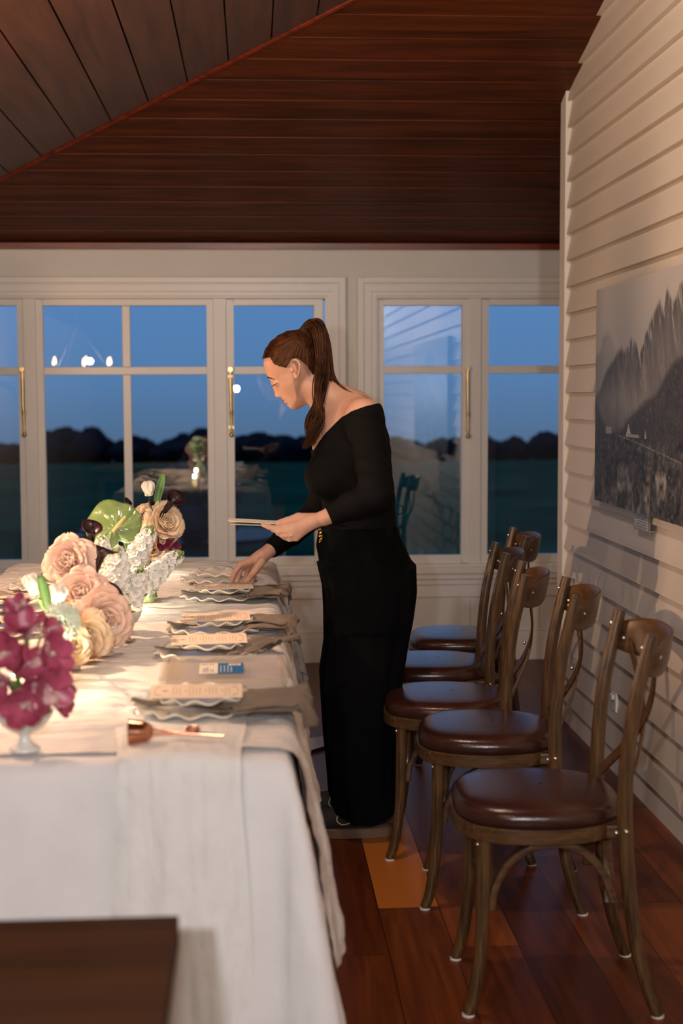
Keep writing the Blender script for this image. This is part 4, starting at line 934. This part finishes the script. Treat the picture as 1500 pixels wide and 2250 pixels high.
for k in range(6): put(b, petal(.07, .012, cup=.3, curl=.2, open_=.7 + .1 * k, base=.3, seed=k) @ rotz(k * 1.1).T, np.eye(3), top + np.array((0, 0, -.01)))
tag(b.build('orchid_leaves', M['leafgreen'], None, solid=.0008, angle=180), 'green leaves tucked among the magenta orchids', 'leaves')
# --- arrangement B: tulips, carnation and peach roses in a low footed bowl
B_ = atz(152, 1468, GT); YB_ = B_[1]; footed_bowl(B_, .84, 'cream footed bowl half hidden between the orchids and the blush roses', 1.0); tb = B_ + np.array((0, 0, .06))
tulip(at(78, 1306, 3.05), (-.25, -.1, 1), .046, 'left-hand white tulip above the green carnation', to=tb); tulip(at(124, 1330, 3.08), (.15, -.1, 1), .048, 'right-hand ivory tulip rising behind the green carnation', to=tb, open_=.06)
carnation(at(134, 1368, 2.95), (.1, -1, .25), .044, 'frilly pale green carnation above the orchids', 'carnation', to=tb, seed=4)
b = MB(); V = petal(.10, .012, cup=.3, curl=.1, open_=.15, base=.3, nu=14); put(b, V, frame((-.2, 0, 1)), at(112, 1362, 3.0)); put(b, petal(.06, .016, open_=.4, base=.3), frame((.5, -.3, .4)), at(100, 1400, 3.0)); tag(b.build('tulip_leaf', M['leafgreen'], None, solid=.0008, angle=180), 'upright green tulip leaf between the two white tulips', 'leaf')
rose(at(160, 1420, 3.12), (.3, -.8, .2), .036, 'small orange-peach rose beside the glowing candle', 'rose_peach', 21, to=tb)
tulip(at(130, 1470, 3.1), (.5, -.6, .5), .034, 'small ivory bud low beside the bowl, right of the orchids', to=tb)
# --- arrangement C: blush roses, callas, anthurium and stock
C_ = atz(226, 1438, GT); YC = C_[1]; footed_bowl(C_, .86, 'pale footed bowl under the blush roses and white stock', 1.0); tcn_ = C_ + np.array((0, .02, .07)); footed_bowl(atz(266, 1408, GT), .9, 'pale footed bowl under the white stock, right of the blush roses')
for px, py, yv, d, R_, sd, mm, lab in ((158, 1240, 3.52, (-.25, -1, .35), .060, 31, 'rose', 'large blush rose highest on the left of the arrangement'), (178, 1312, 3.46, (-.1, -1, .45), .060, 32, 'rose', 'blush rose in the middle of the rose group'), (222, 1360, 3.38, (.5, -1, .1), .064, 33, 'rose', 'open blush rose lowest on the right of the rose group'),
                                   (192, 1392, 3.30, (.0, -1, -.2), .052, 34, 'rose_peach', 'peach-toned rose drooping at the bottom of the rose group'), (150, 1350, 3.45, (-.5, -.8, .2), .044, 35, 'rose_peach', 'peach rose half hidden behind the green carnation')):
    rose(at(px, py, yv), d, R_, lab, mm, sd, to=tcn_, group='blush roses')
calla(at(222, 1305, 3.56), (.25, -1.0, -.15), .085, 'near-black calla lily with its open mouth facing the camera beside the blush roses', to=tcn_, roll=2.2, wide=.75)
calla(at(196, 1228, 3.66), (.12, -.1, 1), .100, 'near-black calla lily standing upright left of the green anthurium', to=tcn_, roll=1.0, wide=.25)
calla(at(206, 1268, 3.64), (.35, -.25, .9), .100, 'near-black calla lily curving below the green anthurium', to=tcn_, roll=4.0, wide=.45)
calla(at(140, 1288, 3.66), (-1, -.3, .6), .075, 'small near-black calla lily pointing left from behind the roses', to=tcn_, roll=0, wide=.35)
# anthurium
Rt = empty('anthurium', at(252, 1160, 4.02), 'large glossy green anthurium with a cream spadix at the top of the arrangement', 'flower'); Am = frame((.05, -.95, .38), 0.); b = MB(); V = []
for i in range(18):
    u = i / 17; row = []
    for j in range(48):
        a = j * 2 * PI / 48; rh = (.070 + .013 * math.cos(a)) * (1 - .42 * math.exp(-((abs((a % (2 * PI)) - PI)) / .30) ** 2)) + .014 * math.exp(-(min(a, 2 * PI - a) / .30) ** 2); x = u * rh * math.cos(a) + .012 * 0; y = u * rh * math.sin(a) * 1.12
        z = -.018 * u ** 2 * (1 + .4 * math.cos(2 * a)) + .0030 * math.sin(a * 11 + u * 5) * u * (1 - .5 * u) * 2 + .007 * (1 - u) * 0; row.append((y, x, z))
    V.append(row)
V = np.array(V); b.grid(V @ (Am @ rotz(.35)).T, 0, True); b.build('spathe', M['anthurium'], Rt, solid=.0012, angle=180)
b = MB(); b.tube(np.array([(-.004, -.012, .002), (.014, .008, .016), (.032, .026, .026)]) @ Am.T, [.0058, .0055, .0042], 10); b.build('spadix', M['spadix'], Rt)
stem(Rt, (.10, -.85, .5), .1, to=(-.37, 4.22, .80), off=.02)
# stock spikes
for px, py, yv, d, Ls, Rs, sd, lab in ((262, 1372, 3.72, (.02, -.6, .50), .10, .036, 41, 'white stock at the bottom front, its frilled blossoms facing the camera'),
                                       (252, 1305, 3.90, (.12, -.35, 1), .13, .040, 42, 'broad white stock in the centre below the anthurium'), (268, 1280, 3.98, (.55, .1, 1), .17, .036, 43, 'tall white stock leaning right, with green buds at its tip'),
                                       (300, 1300, 4.05, (.85, .1, .75), .16, .034, 44, 'white stock leaning far to the right over the table'), (282, 1330, 3.95, (.3, -.2, .8), .11, .034, 45, 'white stock between the centre one and the one leaning right'), (232, 1250, 3.98, (-.1, -.2, 1), .09, .028, 46, 'slender white stock just under the anthurium leaf')):
    stock(at(px, py, yv), d, Ls, Rs, lab, sd)
b = MB(); put(b, petal(.085, .016, cup=.3, curl=.4, open_=.25, base=.3), frame((1, -.1, .25)), at(282, 1322, 4.1)); tag(b.build('green_leaf', M['anthurium'], None, solid=.0009, angle=180), 'curled glossy green leaf poking right from the foot of the white stock', 'leaf')
# --- arrangement D: farthest, roses, tulip, calla, burgundy orchid
D_ = atz(318, 1322, GT); footed_bowl(D_, .9, 'farthest footed bowl, almost hidden by white stock', 1.0); td = D_ + np.array((0, .02, .07)); YD = D_[1]
rose(at(358, 1150, YD), (.5, -1, .3), .056, 'apricot blush rose high on the right of the far arrangement', 'rose_peach', 51, to=td); rose(at(325, 1140, YD + .04), (-.2, -.8, .6), .040, 'apricot rose behind the green stock buds', 'rose_peach', 52, to=td)
rose(at(338, 1210, YD), (.1, -1, .2), .040, 'small peach rose beside the burgundy orchid', 'rose_peach', 53, to=td)
tulip(at(328, 1090, YD), (-.1, -.1, 1), .046, 'ivory tulip standing highest at the top of the far arrangement', to=td)
calla(at(347, 1140, YD - .02), (.62, -.2, .75), .100, 'brown-black calla lily flaring out at the top right of the far arrangement', to=td, roll=0, wide=.28)
calla(at(312, 1133, YD), (.6, -.3, .5), .060, 'short near-black calla lily in front of the tulip leaf', to=td, roll=2, wide=.35); calla(at(262, 1125, YD + .05), (.6, .1, .7), .050, 'near-black calla lily tip showing above the anthurium', to=td, roll=0, wide=.3)
orchid(at(352, 1192, YD - .02), (.5, -.8, .2), .044, 'burgundy orchid under the apricot rose', 'orchid_dark', 61, to=td); orchid(at(372, 1205, YD), (.9, -.5, .0), .036, 'burgundy orchid at the far right edge of the flowers', 'orchid_dark', 62, to=td); orchid(at(378, 1140, YD + .03), (.8, -.3, .3), .03, 'burgundy orchid bud behind the apricot rose', 'orchid_dark', 63, to=td)
b = MB(); put(b, petal(.12, .012, cup=.3, curl=.0, open_=.06, base=.3, nu=14), frame((.25, 0, 1)), at(338, 1128, YD)); tag(b.build('tulip_leaf', M['leafgreen'], None, solid=.0008, angle=180), 'upright green tulip leaf beside the highest tulip', 'leaf')
stock(at(292, 1270, YD - .10), (.35, -.1, 1), .15, .030, 'white stock rising to green buds below the brown calla lily', 47); stock(at(318, 1268, YD - .05), (.95, -.1, .6), .13, .030, 'white stock pointing right at the edge of the far arrangement', 48)
# --- lit cups between the flowers
lit_cup((-.420, 3.05, GT), 'glowing candle cup right of the orchids under the green carnation', .8, .118, .020)
lit_cup((-.47, 2.86, GT), 'glowing candle cup hidden behind the magenta orchids', 3.2, .055)
lit_cup((-.42, 4.07, GT), 'glowing candle cup hidden behind the white stock', 4.2, .055)
lit_cup((-.40, 4.86, GT), 'farthest glowing candle cup behind the far flowers', 3.0, .055)

# ---------------------------------------------------------------- the woman laying the table
YM = 4.42
person = empty('person', (.33, YM, 0), 'woman in black off-shoulder top and wide black trousers bending over the table', 'person')
def wp(L_): return [at(*p) for p in L_]
HF = np.array((-.88, 0, -.475)); HF /= np.linalg.norm(HF); HU = np.array((-.475, 0, .88)); HU /= np.linalg.norm(HU); HS = np.array((0, -1., 0))
E0 = at(648, 812, YM)
skull = [(583, 784), (588, 769), (599, 754), (614, 742), (632, 733), (652, 731), (670, 738), (684, 755), (692, 780), (693, 805), (688, 828), (679, 850), (675, 872), (672, 888), (659, 897), (647, 901), (638, 898), (631, 891), (628, 885), (624, 879), (618, 873), (609, 862), (602, 849), (597.5, 841), (590, 832), (583.5, 820), (579.5, 806), (578.5, 795)]
def loc2(px, py): w_ = at(px, py, YM) - E0; return (w_ @ HF, w_ @ HU)
SK = [loc2(*p) for p in skull]
nose_a, nose_b = at(600, 842, YM), at(611, 867.5, YM)
def head_sdf(P):
    q = P - E0; fu = np.stack([q @ HF, q @ HU], 1); s = np.abs(q @ HS); d2 = poly2(fu, SK)
    Wd = np.interp(fu[:, 1], [-.13, -.085, -.03, .03, .09], [.040, .050, .066, .073, .075]) * np.interp(fu[:, 0], [-.09, 0, .06, .10], [.98, 1, .93, .80])
    t_ = s / Wd; tc_ = np.minimum(t_, .965); q1 = np.sqrt(1 - tc_ ** 2); hp_ = .070 * tc_ / (Wd * q1); hgt = .070 * (1 - q1) + (t_ - tc_) * Wd * hp_
    return (d2 + hgt) / np.sqrt(1 + hp_ ** 2)
earc = wp([(640, 812, 4.352), (637, 801, 4.347), (641, 792, 4.343), (649, 790.5, 4.340), (656.5, 796, 4.338), (658.5, 808, 4.338), (656.5, 820, 4.341), (652.5, 829, 4.345), (648, 829, 4.349), (646, 822, 4.351)])
def face_sdf(P):
    d = head_sdf(P)
    d = smin(d, cone(P, nose_a, nose_b, .0055, .0085), .010); d = smin(d, ell(P, at(610, 868.5, YM), (.0085, .0085, .0075)), .004)
    for s in (-1, 1): d = smin(d, ell(P, at(617.5, 869, YM) + np.array((0, s * .0095, 0)), (.0085, .0065, .0065)), .004)
    d = smin(d, ell(P, at(624.5, 877.0, YM), (.0075, .019, .0042)), .004); d = smin(d, ell(P, at(628, 884.0, YM), (.0070, .017, .0048)), .004)
    for s in (-1, 1):
        d = -smin(-d, ell(P, at(600, 842, YM) + np.array((0, s * .034, 0)), (.013, .015, .010)), .008)
        d = smin(d, ell(P, at(608, 842.3, YM) + np.array((0, s * .030, 0)), (.0118, .0130, .0108)), .006)
    for s in (0, 1):
        Q = P if s == 0 else P * np.array((1, -1, 1)) + np.array((0, 2 * YM, 0)); e_ = None
        for a_, b_ in zip(earc[:-1], earc[1:]):
            c_ = cone(Q, a_, b_, .0036, .0036); e_ = c_ if e_ is None else np.minimum(e_, c_)
        e_ = smin(e_, ell(Q, at(649, 810, 4.352), (.0105, .0035, .020)), .004); e_ = np.minimum(e_, cone(Q, at(646, 801, 4.343), at(651, 815, 4.344), .0028, .0030)); e_ = smin(e_, ell(Q, at(641.5, 815, 4.347), (.004, .004, .006)), .003)
        e_ = smin(e_, cone(Q, at(650, 829, 4.346), at(649, 826, 4.348), .0058, .005), .003); d = smin(d, e_, .003)
    return d
def torso_sdf(P):
    sp = at(752, 905, YM) - at(780, 1075, YM); sp /= np.linalg.norm(sp); fb = np.cross((0, 1, 0), sp); Rm = np.array([fb, (0, 1, 0), sp]).T
    d = ell(P, at(770, 985, YM), (.118, .158, .175), Rm)
    d = smin(d, ell(P, at(788, 1105, YM), (.108, .132, .14)), .05); d = smin(d, ell(P, at(795, 1195, YM), (.112, .142, .12)), .04)
    for s in (-1, 1): d = smin(d, ell(P, at(722, 1046, YM + s * .072), (.070, .070, .066)), .03)
    d = smin(d, cone(P, at(797, 917, 4.262), at(778, 912, 4.578), .055, .055), .04)
    return d
shL, elL, wrL = at(800, 918, 4.245), at(827, 1088, 4.20), at(710, 1139, 4.195); shR, elR, wrR = at(768, 918, 4.59), at(694, 1128, 4.66), at(586, 1214, 4.50)
def armL(P): return smin(cone(P, shL, elL, .053, .041), smin(cone(P, elL, elL * .55 + wrL * .45, .041, .037), cone(P, elL * .55 + wrL * .45, wrL, .037, .0225), .01), .015)
def armR(P): return smin(cone(P, shR, elR, .050, .038), smin(cone(P, elR, elR * .5 + wrR * .5, .038, .035), cone(P, elR * .5 + wrR * .5, wrR, .035, .0215), .01), .015)
def chain(P, pts, rs, d=None, k=.004, k0=.008):
    pts = wp(pts); e_ = None
    for i in range(len(pts) - 1):
        c_ = cone(P, pts[i], pts[i + 1], rs[i], rs[i + 1]); e_ = c_ if e_ is None else smin(e_, c_, k)
    return e_
def handL(P):
    y = 4.195; d = cone(P, wrL, at(676, 1146, y), .0215, .019)
    for (px, py, dy) in ((631, 1157, -.004), (634, 1166, -.006), (641, 1175, -.006), (651, 1182, -.003)): d = smin(d, cone(P, at(690, 1145, y), at(px, py, y + dy), .015, .0098), .012)
    fs = [[(631, 1157, y - .002), (606, 1161, y + .004), (590, 1157.5, y + .010), (578, 1153.5, y + .014)], [(634, 1166, y - .005), (613, 1168, y), (600, 1163, y + .016), (597, 1158.5, y + .034)],
          [(641, 1175, y - .006), (622, 1177, y), (611, 1171, y + .016), (606, 1163, y + .034)], [(651, 1182, y - .003), (636, 1185, y + .002), (625, 1181, y + .016), (619, 1173, y + .032)]]
    for k, f_ in enumerate(fs): d = smin(d, chain(P, f_, [.0096, .0084, .0078, .0064] if k < 3 else [.0086, .0072, .0068, .0056]), .0045)
    return smin(d, chain(P, [(688, 1138, y + .012), (655, 1136, y + .010), (630, 1143, y + .010), (609, 1148, y + .010)], [.015, .0125, .0092, .0068]), .007)
def handR(P):
    y = 4.46; kn = [(527, 1241, 4.440), (533, 1244, 4.455), (543, 1250, 4.47), (553, 1256, 4.485)]; d = cone(P, wrR, at(568, 1226, 4.485), .0205, .020)
    for p in kn: d = smin(d, cone(P, at(576, 1222, 4.49), at(*p), .016, .0098), .012)
    fs = [[kn[0], (514, 1259, 4.435), (509, 1273, 4.430), (508, 1284, 4.425)], [kn[1], (524, 1263, 4.455), (519, 1277, 4.445), (518, 1286, 4.435)], [kn[2], (540, 1267, 4.475), (534, 1278, 4.462), (530, 1285, 4.448)], [kn[3], (556, 1268, 4.49), (553, 1277, 4.48), (548, 1283, 4.468)]]
    for k, f_ in enumerate(fs): d = smin(d, chain(P, f_, [.0096, .0082, .0075, .0062] if k < 3 else [.0084, .007, .0066, .0055]), .004)
    return smin(d, chain(P, [(574, 1234, 4.455), (560, 1254, 4.43), (546, 1272, 4.415), (532, 1285, 4.412)], [.0145, .0115, .009, .0068]), .007)
def neck_sdf(P): return smin(cone(P, at(748, 900, YM), at(682, 846, YM), .060, .050), cone(P, at(760, 905, YM), at(730, 880, YM), .072, .056), .02)
def skin_fn(P):
    d = smin(torso_sdf(P), neck_sdf(P), .035); d = smin(d, face_sdf(P), .014); d = smin(d, smin(armL(P), armR(P), .001), .02)
    # collarbones
    d = smin(d, cone(P, at(722, 925, 4.385), at(775, 900, 4.30), .010, .011), .018)
    return smin(d, smin(handL(P), handR(P), .001), .006)
sdf_obj('body', skin_fn, (-.10, 4.06, .73), (.54, 4.78, 1.60), .0022, M['skin'], person, 1)
# top: off-shoulder, long sleeves
ncx = [at(x, 900, 4.3)[0] for x in (660, 676, 690, 701, 715, 735, 750, 768, 795, 822, 845)]; ncz = [at(700, y, 4.3)[2] for y in (1012, 1003, 992, 972, 952, 931, 916, 903, 893, 887, 886)]
dL = (wrL - elL) / np.linalg.norm(wrL - elL); dR = (wrR - elR) / np.linalg.norm(wrR - elR)
def top_fn(P):
    zc = np.interp(P[:, 0], ncx, ncz)
    wr_ = .0012 * np.sin(P[:, 2] * 130 + P[:, 0] * 60 + 2 * np.sin(P[:, 1] * 30)) * np.clip((P[:, 0] - .2) * 10, .2, 1)
    aL = np.maximum(armL(P) - .0062 + wr_, (P - (wrL - dL * .018)) @ dL); aR = np.maximum(armR(P) - .006 + wr_ * .5, (P - (wrR - dR * .016)) @ dR)
    d = smin(np.maximum(torso_sdf(P) - .006 + wr_ * .6, .925 - P[:, 2]), smin(aL, aR, .001), .018)
    return np.maximum(d, (P[:, 2] - zc) * .8)
sdf_obj('black_top', top_fn, (-.05, 4.06, .80), (.56, 4.80, 1.40), .0026, M['black'], person, 1)
# trousers
ty = [1150, 1168, 1200, 1240, 1300, 1350, 1420, 1490, 1560, 1640, 1700, 1770, 1815]; tf = [702, 702, 697, 705, 719, 722, 723, 713, 717, 722, 728, 733, 741]; tb_ = [872, 876, 892, 909, 911, 905, 893, 881, 874, 867, 866, 874, 880]
tz = np.array([at(800, y, 4.36)[2] for y in ty]); txf = np.array([at(x, y, 4.36)[0] for x, y in zip(tf, ty)]); txb = np.array([at(x, y, 4.36)[0] for x, y in zip(tb_, ty)])
def trouser_fn(P):
    x, y, z = P.T; xf = np.interp(z, tz[::-1], txf[::-1]); xb = np.interp(z, tz[::-1], txb[::-1]); c_ = (xf + xb) / 2; a = (xb - xf) / 2
    bw = np.interp(z, [.6, .75, .86, .96], [.17, .185, .182, .155])
    def elc(cx_, cy_, aa, bb, ph):
        th = np.arctan2((y - cy_) / bb, (x - cx_) / aa); k = np.hypot((x - cx_) / aa, (y - cy_) / bb) / (1 + .028 * np.cos(th * 7 + ph + z * 3) + .016 * np.cos(th * 13 + ph * 2))
        return (k - 1) * np.minimum(aa, bb) * .9
    up = np.maximum(elc(c_, YM, a, bw, 0), .66 - z)
    leg1 = elc(c_, YM - .088, a, np.interp(z, [.05, .5, .8], [.108, .094, .09]), 1.); leg2 = elc(c_ - .012, YM + .090, a * .95, np.interp(z, [.05, .5, .8], [.108, .094, .09]), 2.)
    legs = np.maximum(smin(leg1, leg2, .01), z - .84)
    d = smin(up, legs, .03)
    hem = .060 + .022 * np.clip((x - .36) / .06, 0, 1) + .018 * np.clip((.30 - x) / .07, 0, 1)
    d = np.maximum(d, hem - z); d = np.maximum(d, z - .962)
    # open pocket / pleat dip at the front
    return d
sdf_obj('black_trousers', trouser_fn, (.14, 4.18, .02), (.54, 4.66, .98), .0042, M['trouser'], person, 2)
b = MB(); wa = [(at(787, 1163, YM)[0] + .125 * math.cos(a), YM + .142 * math.sin(a), .950 - .012 * math.cos(a)) for a in np.arange(40) * 2 * PI / 40]
b.tube(wa, .014, 8, closed=True, asp=.35); b.build('belt', M['black'], person, loc=-Vector(person.location))
b = MB()
for k, (px, py) in enumerate(((703, 1160), (705, 1167), (704, 1174), (706, 1181), (704, 1187))): c_ = at(px, py, 4.36 - .004 * k); b.tube([c_ + .009 * np.array((math.cos(a) * .5, math.sin(a), math.sin(a * 1) * .3 + math.cos(a) * .5)) for a in np.arange(14) * 2 * PI / 14], .0017, 6, closed=True)
b.build('buckle', M['gold'], person, loc=-Vector(person.location))
b = MB(); c_ = at(878, 1120, 4.42); b.tube([c_ + np.array((.010 * math.cos(a), 0, .014 * math.sin(a))) for a in np.linspace(-2.4, 2.4, 14)], .0012, 6); b.build('waist_tie', M['black'], person, loc=-Vector(person.location))
# hair drawn back over the head
hp = [at(x, y, YM)[[0, 2]] for x, y in ((570, 790), (568, 760), (585, 730), (630, 706), (690, 706), (720, 760), (712, 862), (694, 856), (687, 838), (685, 822), (673, 804), (657, 791), (649, 787), (639, 789), (633, 799), (627, 809), (614, 806), (601, 801), (596, 792), (592, 785), (583, 787))]
tie = at(668, 728, YM)
def hair_fn(P):
    q = P - tie; th = np.arctan2(q[:, 2], q[:, 0]); r_ = np.linalg.norm(q, axis=1)
    d = head_sdf(P) - .0085 + .0006 * np.sin(th * 110 + 5 * np.sin(P[:, 1] * 40) + P[:, 1] * 200) + .0006 * np.sin(th * 41 + P[:, 1] * 90)
    d = smin(d, cone(P, at(676, 738, YM), at(667, 727, YM), .022, .014), .012)
    return np.maximum(d, poly2(P[:, [0, 2]], hp) * .9 + .0005 * np.sin(th * 83))
hr = sdf_obj('hair', hair_fn, (.0, 4.32, 1.30), (.26, 4.52, 1.62), .0019, M['hair'], person, 0)
b = MB(); tie2 = at(676, 718, YM); dd = (tie2 - tie); dd /= np.linalg.norm(dd)
for k in range(3): c_ = tie + dd * (.002 + .006 * k); u1 = np.cross(dd, (0, 1, 0)); b.tube([c_ + .0135 * (u1 * math.cos(a) + np.array((0, 1, 0)) * math.sin(a)) for a in np.arange(18) * 2 * PI / 18], .0036, 8, closed=True)
b.build('hair_tie', M['elastic'], hr)
G1 = [(668, 727, 4.42), (678, 714, 4.42), (692, 710, 4.42), (705, 722, 4.42), (713, 750, 4.42), (717, 790, 4.42), (722, 825, 4.41), (736, 851, 4.40), (764, 865, 4.38), (800, 876, 4.36), (826, 898, 4.33)]
G2 = [(668, 727, 4.42), (678, 716, 4.41), (690, 716, 4.40), (700, 735, 4.38), (704, 770, 4.355), (703, 810, 4.33), (697, 850, 4.315), (698, 885, 4.305), (703, 915, 4.30), (690, 940, 4.30), (682, 962, 4.30), (668, 984, 4.31)]
G3 = [(668, 727, 4.42), (678, 716, 4.43), (690, 715, 4.43), (702, 740, 4.42), (708, 785, 4.40), (712, 825, 4.38), (704, 865, 4.345), (695, 900, 4.32), (684, 930, 4.33), (683, 955, 4.34), (688, 975, 4.33)]
b = MB(); rg = np.random.RandomState(4)
for G_, rr_ in ((G1, [.006, .008, .010, .012, .013, .013, .011, .008, .004, .0025, .001]), (G2, [.006, .008, .010, .011, .011, .010, .008, .009, .012, .012, .008, .002]), (G3, [.006, .008, .010, .012, .013, .011, .009, .010, .012, .009, .003])):
    P0 = np.array(wp(G_)); Q = cr_spline(P0, 44); b.tube(Q, np.interp(np.linspace(0, 1, 44), np.linspace(0, 1, len(rr_)), rr_) * (1 + .06 * np.sin(np.arange(44) * 1.1)), 14)
for G_, cnt, sp_, w_ in ((G1, 110, .0125, [.6, .9, 1, 1.1, 1.2, 1.2, 1.1, .9, .55, .3, .1]), (G2, 110, .0118, [.6, .9, 1, 1.1, 1.1, 1., .8, .9, 1.2, 1.3, 1., .35]), (G3, 100, .0128, [.6, .9, 1, 1.1, 1.2, 1.1, 1., 1., 1.3, 1.2, .8])):
    P0 = np.array(wp(G_)); m_ = len(P0)
    for k in range(cnt):
        off = np.clip(rg.randn(3), -1.7, 1.7) * sp_ * .58; off2 = rg.randn(3) * sp_ * .25; cut = m_ - rg.randint(0, 3) * (k % 3 == 0)
        Q = np.array([P0[i] + off * w_[min(i, len(w_) - 1)] + off2 * math.sin(i * .9 + k) * min(1, i / 3) for i in range(cut)])
        n_ = 30; b.tube(cr_spline(Q, n_), np.interp(np.linspace(0, 1, n_), [0, .2, .75, 1], [.0019, .0021, .0017, .0003]), 5)
for k in range(4):
    Q = np.array([at(690 + k, 868, 4.3), at(686 - k * .5, 915, 4.3), at(678 - k, 950, 4.3), at(668 - 3 * k, 985 - k * 4, 4.3)]); b.tube(cr_spline(Q, 14), np.linspace(.0007, .0003, 14), 4)
b.build('ponytail', M['hair'], hr, angle=180)
# fine facial details and jewellery
def on_skin(px, py, y0=4.2):
    """walk a photo ray to the body surface"""
    ys = np.arange(y0, 4.56, .0010); Q = np.array([at(px, py, y) for y in ys]); d = skin_fn(Q); i = np.argmax(d < .0004)
    return Q[i] if d[i] < .0004 else at(px, py, 4.41)
b = MB(); P_ = [on_skin(*q, 4.3) for q in ((586.5, 828.5), (590, 829.5), (594, 830.5), (599, 832), (604, 834.5))]; b.tube(cr_spline(P_, 14), np.interp(np.linspace(0, 1, 14), [0, .3, 1], [.0020, .0026, .0008]), 6, asp=.8); b.build('eyebrow', M['lash'], person, loc=-Vector(person.location))
b = MB(); line = [on_skin(*q, 4.3) for q in ((599.5, 846.5), (601.5, 845.8), (604, 844.5), (606.5, 842.8), (609, 840.6))]; ln_ = cr_spline(line, 15)
for k in range(15):
    u = k / 14; a_ = ln_[k]; b.tube([a_, a_ + np.array((-.0050 + .003 * u, -.0035 * (.3 + u), -.0018 - .0022 * (1 - u)))], [.0008, .0003], 4)
b.tube(ln_, .0011, 6); b.build('eyelashes', M['lash'], person, loc=-Vector(person.location))
b = MB(); b.sphere(at(624.6, 877.2, YM), (.0083, .0150, .0046), 12); b.sphere(at(628.0, 884.0, YM), (.0078, .0135, .0052), 12); b.build('lips', M['lip'], person, loc=-Vector(person.location))
b = MB()
for px, py in ((652, 823), (652.5, 828)): b.sphere(at(px, py, 4.337), .0022, 8)
c_ = at(657, 797.5, 4.338); b.tube([c_ + .0055 * np.array((math.cos(a), .5 * math.sin(a), math.sin(a))) for a in np.arange(14) * 2 * PI / 14], .0009, 6, closed=True); c_ = at(651, 799, 4.338); b.sphere(c_, .0016, 8); b.build('earrings', M['silver'], person, loc=-Vector(person.location))
b = MB(); P_ = [on_skin(x, y, 4.24) + np.array((0, -.0006, 0)) for x, y in ((713, 868), (714, 885), (713, 905), (710, 925), (709, 945), (707, 962))]; b.tube(cr_spline(P_, 40), .0008, 6); b.build('necklace', M['silver'], person, loc=-Vector(person.location))
b = MB(); c_ = at(638, 1176.5, 4.188); b.tube([c_ + .0098 * (np.array((0, 1, 0)) * math.cos(a) + np.array((.35, 0, .93)) * math.sin(a)) for a in np.arange(18) * 2 * PI / 18], .0012, 6, closed=True); b.build('ring', M['silver'], person, loc=-Vector(person.location))
# trainers
for nm, y0, x0 in (('near', YM - .085, .165), ('far', YM + .095, .150)):
    tag_ = None
    def up_fn(P, y0=y0, x0=x0):
        d = cone(P, (x0 + .05, y0, .050), (x0 + .17, y0, .062), .036, .040); d = smin(d, cone(P, (x0 + .17, y0, .062), (x0 + .225, y0, .070), .038, .036), .02); d = smin(d, cone(P, (x0 + .15, y0, .075), (x0 + .19, y0, .12), .035, .036), .02)
        return np.maximum(d, .026 - P[:, 2])
    sh = sdf_obj('trainer', up_fn, (x0 - .02, y0 - .07, .0), (x0 + .30, y0 + .07, .17), .004, M['shoe'], person, 2)
    b = MB(); n = 36; o_ = []
    for k in range(n):
        a = k * 2 * PI / n; c1 = math.cos(a); s1 = math.sin(a); xx = x0 + .135 - .132 * np.sign(c1) * abs(c1) ** .8 * 1.0; o_.append((xx, y0 + .044 * np.sign(s1) * abs(s1) ** .75 * (1 - .12 * (c1 < 0) * abs(c1))))
    b.grid([[(x0 + .135, y0, .001)] * n, [(x * 1 - .0, y, .001) for x, y in o_], [(x, y, .026) for x, y in o_], [(x0 + .135 + (x - x0 - .135) * .93, y0 + (y - y0) * .93, .030) for x, y in o_], [(x0 + .135, y0, .030)] * n], 0, True)
    s_ = b.build('sole', M['sole'], sh, angle=40); 
    b = MB(); b.tube(cr_spline([(x0 + .085, y0 - .030, .075), (x0 + .080, y0 - .046, .060), (x0 + .095, y0 - .050, .048), (x0 + .118, y0 - .048, .052), (x0 + .115, y0 - .044, .066), (x0 + .09, y0 - .03, .076)], 24), .0022, 6)
    for k in range(3): b.tube([(x0 + .10 + k * .02, y0 - .026, .080 + .006 * k), (x0 + .10 + k * .02, y0 + .026, .080 + .006 * k)], .0022, 6)
    lc = b.build('lace', M['lace'], sh)
    for q in (s_, lc): q.location = -Vector(person.location) - Vector(sh.location); q.location = (0, 0, 0)
# cards held in the left hand
for k, (a1, dy, dz, lab) in enumerate(((0.00, 0, .0, 'uppermost ivory card of the small fan held in the left hand of the woman'), (.05, .010, -.0025, 'middle ivory card of the small fan held by the woman'), (-.06, .004, -.005, 'lowest ivory card of the small fan held by the woman, seen from below'))):
    pa, pb = at(617, 1151.5, 4.225), at(502 if k == 0 else (500 if k == 1 else 508), 1145 if k == 0 else (1142.5 if k == 1 else 1149), 4.225); ax_ = (pb - pa); Lc = np.linalg.norm(ax_); ax_ /= Lc; wd = np.array((0, .995, (.005, -.045, -.02)[k])); wd = wd + np.array((1, 0, 0)) * a1; wd -= wd @ ax_ * ax_; wd /= np.linalg.norm(wd); nn = np.cross(ax_, wd)
    o0 = pa + np.array((0, dy, dz)); v = [o0 + ax_ * s + wd * w_ + nn * h_ for s in (0, Lc) for w_ in (-.004, .094) for h_ in (-.0007, .0007)]
    o = MB().add(v, [(0, 1, 3, 2), (4, 6, 7, 5), (0, 4, 5, 1), (2, 3, 7, 6), (0, 2, 6, 4), (1, 5, 7, 3)]).build('blank_card', M['card2'], smooth=False); tag(o, lab, 'card', None)
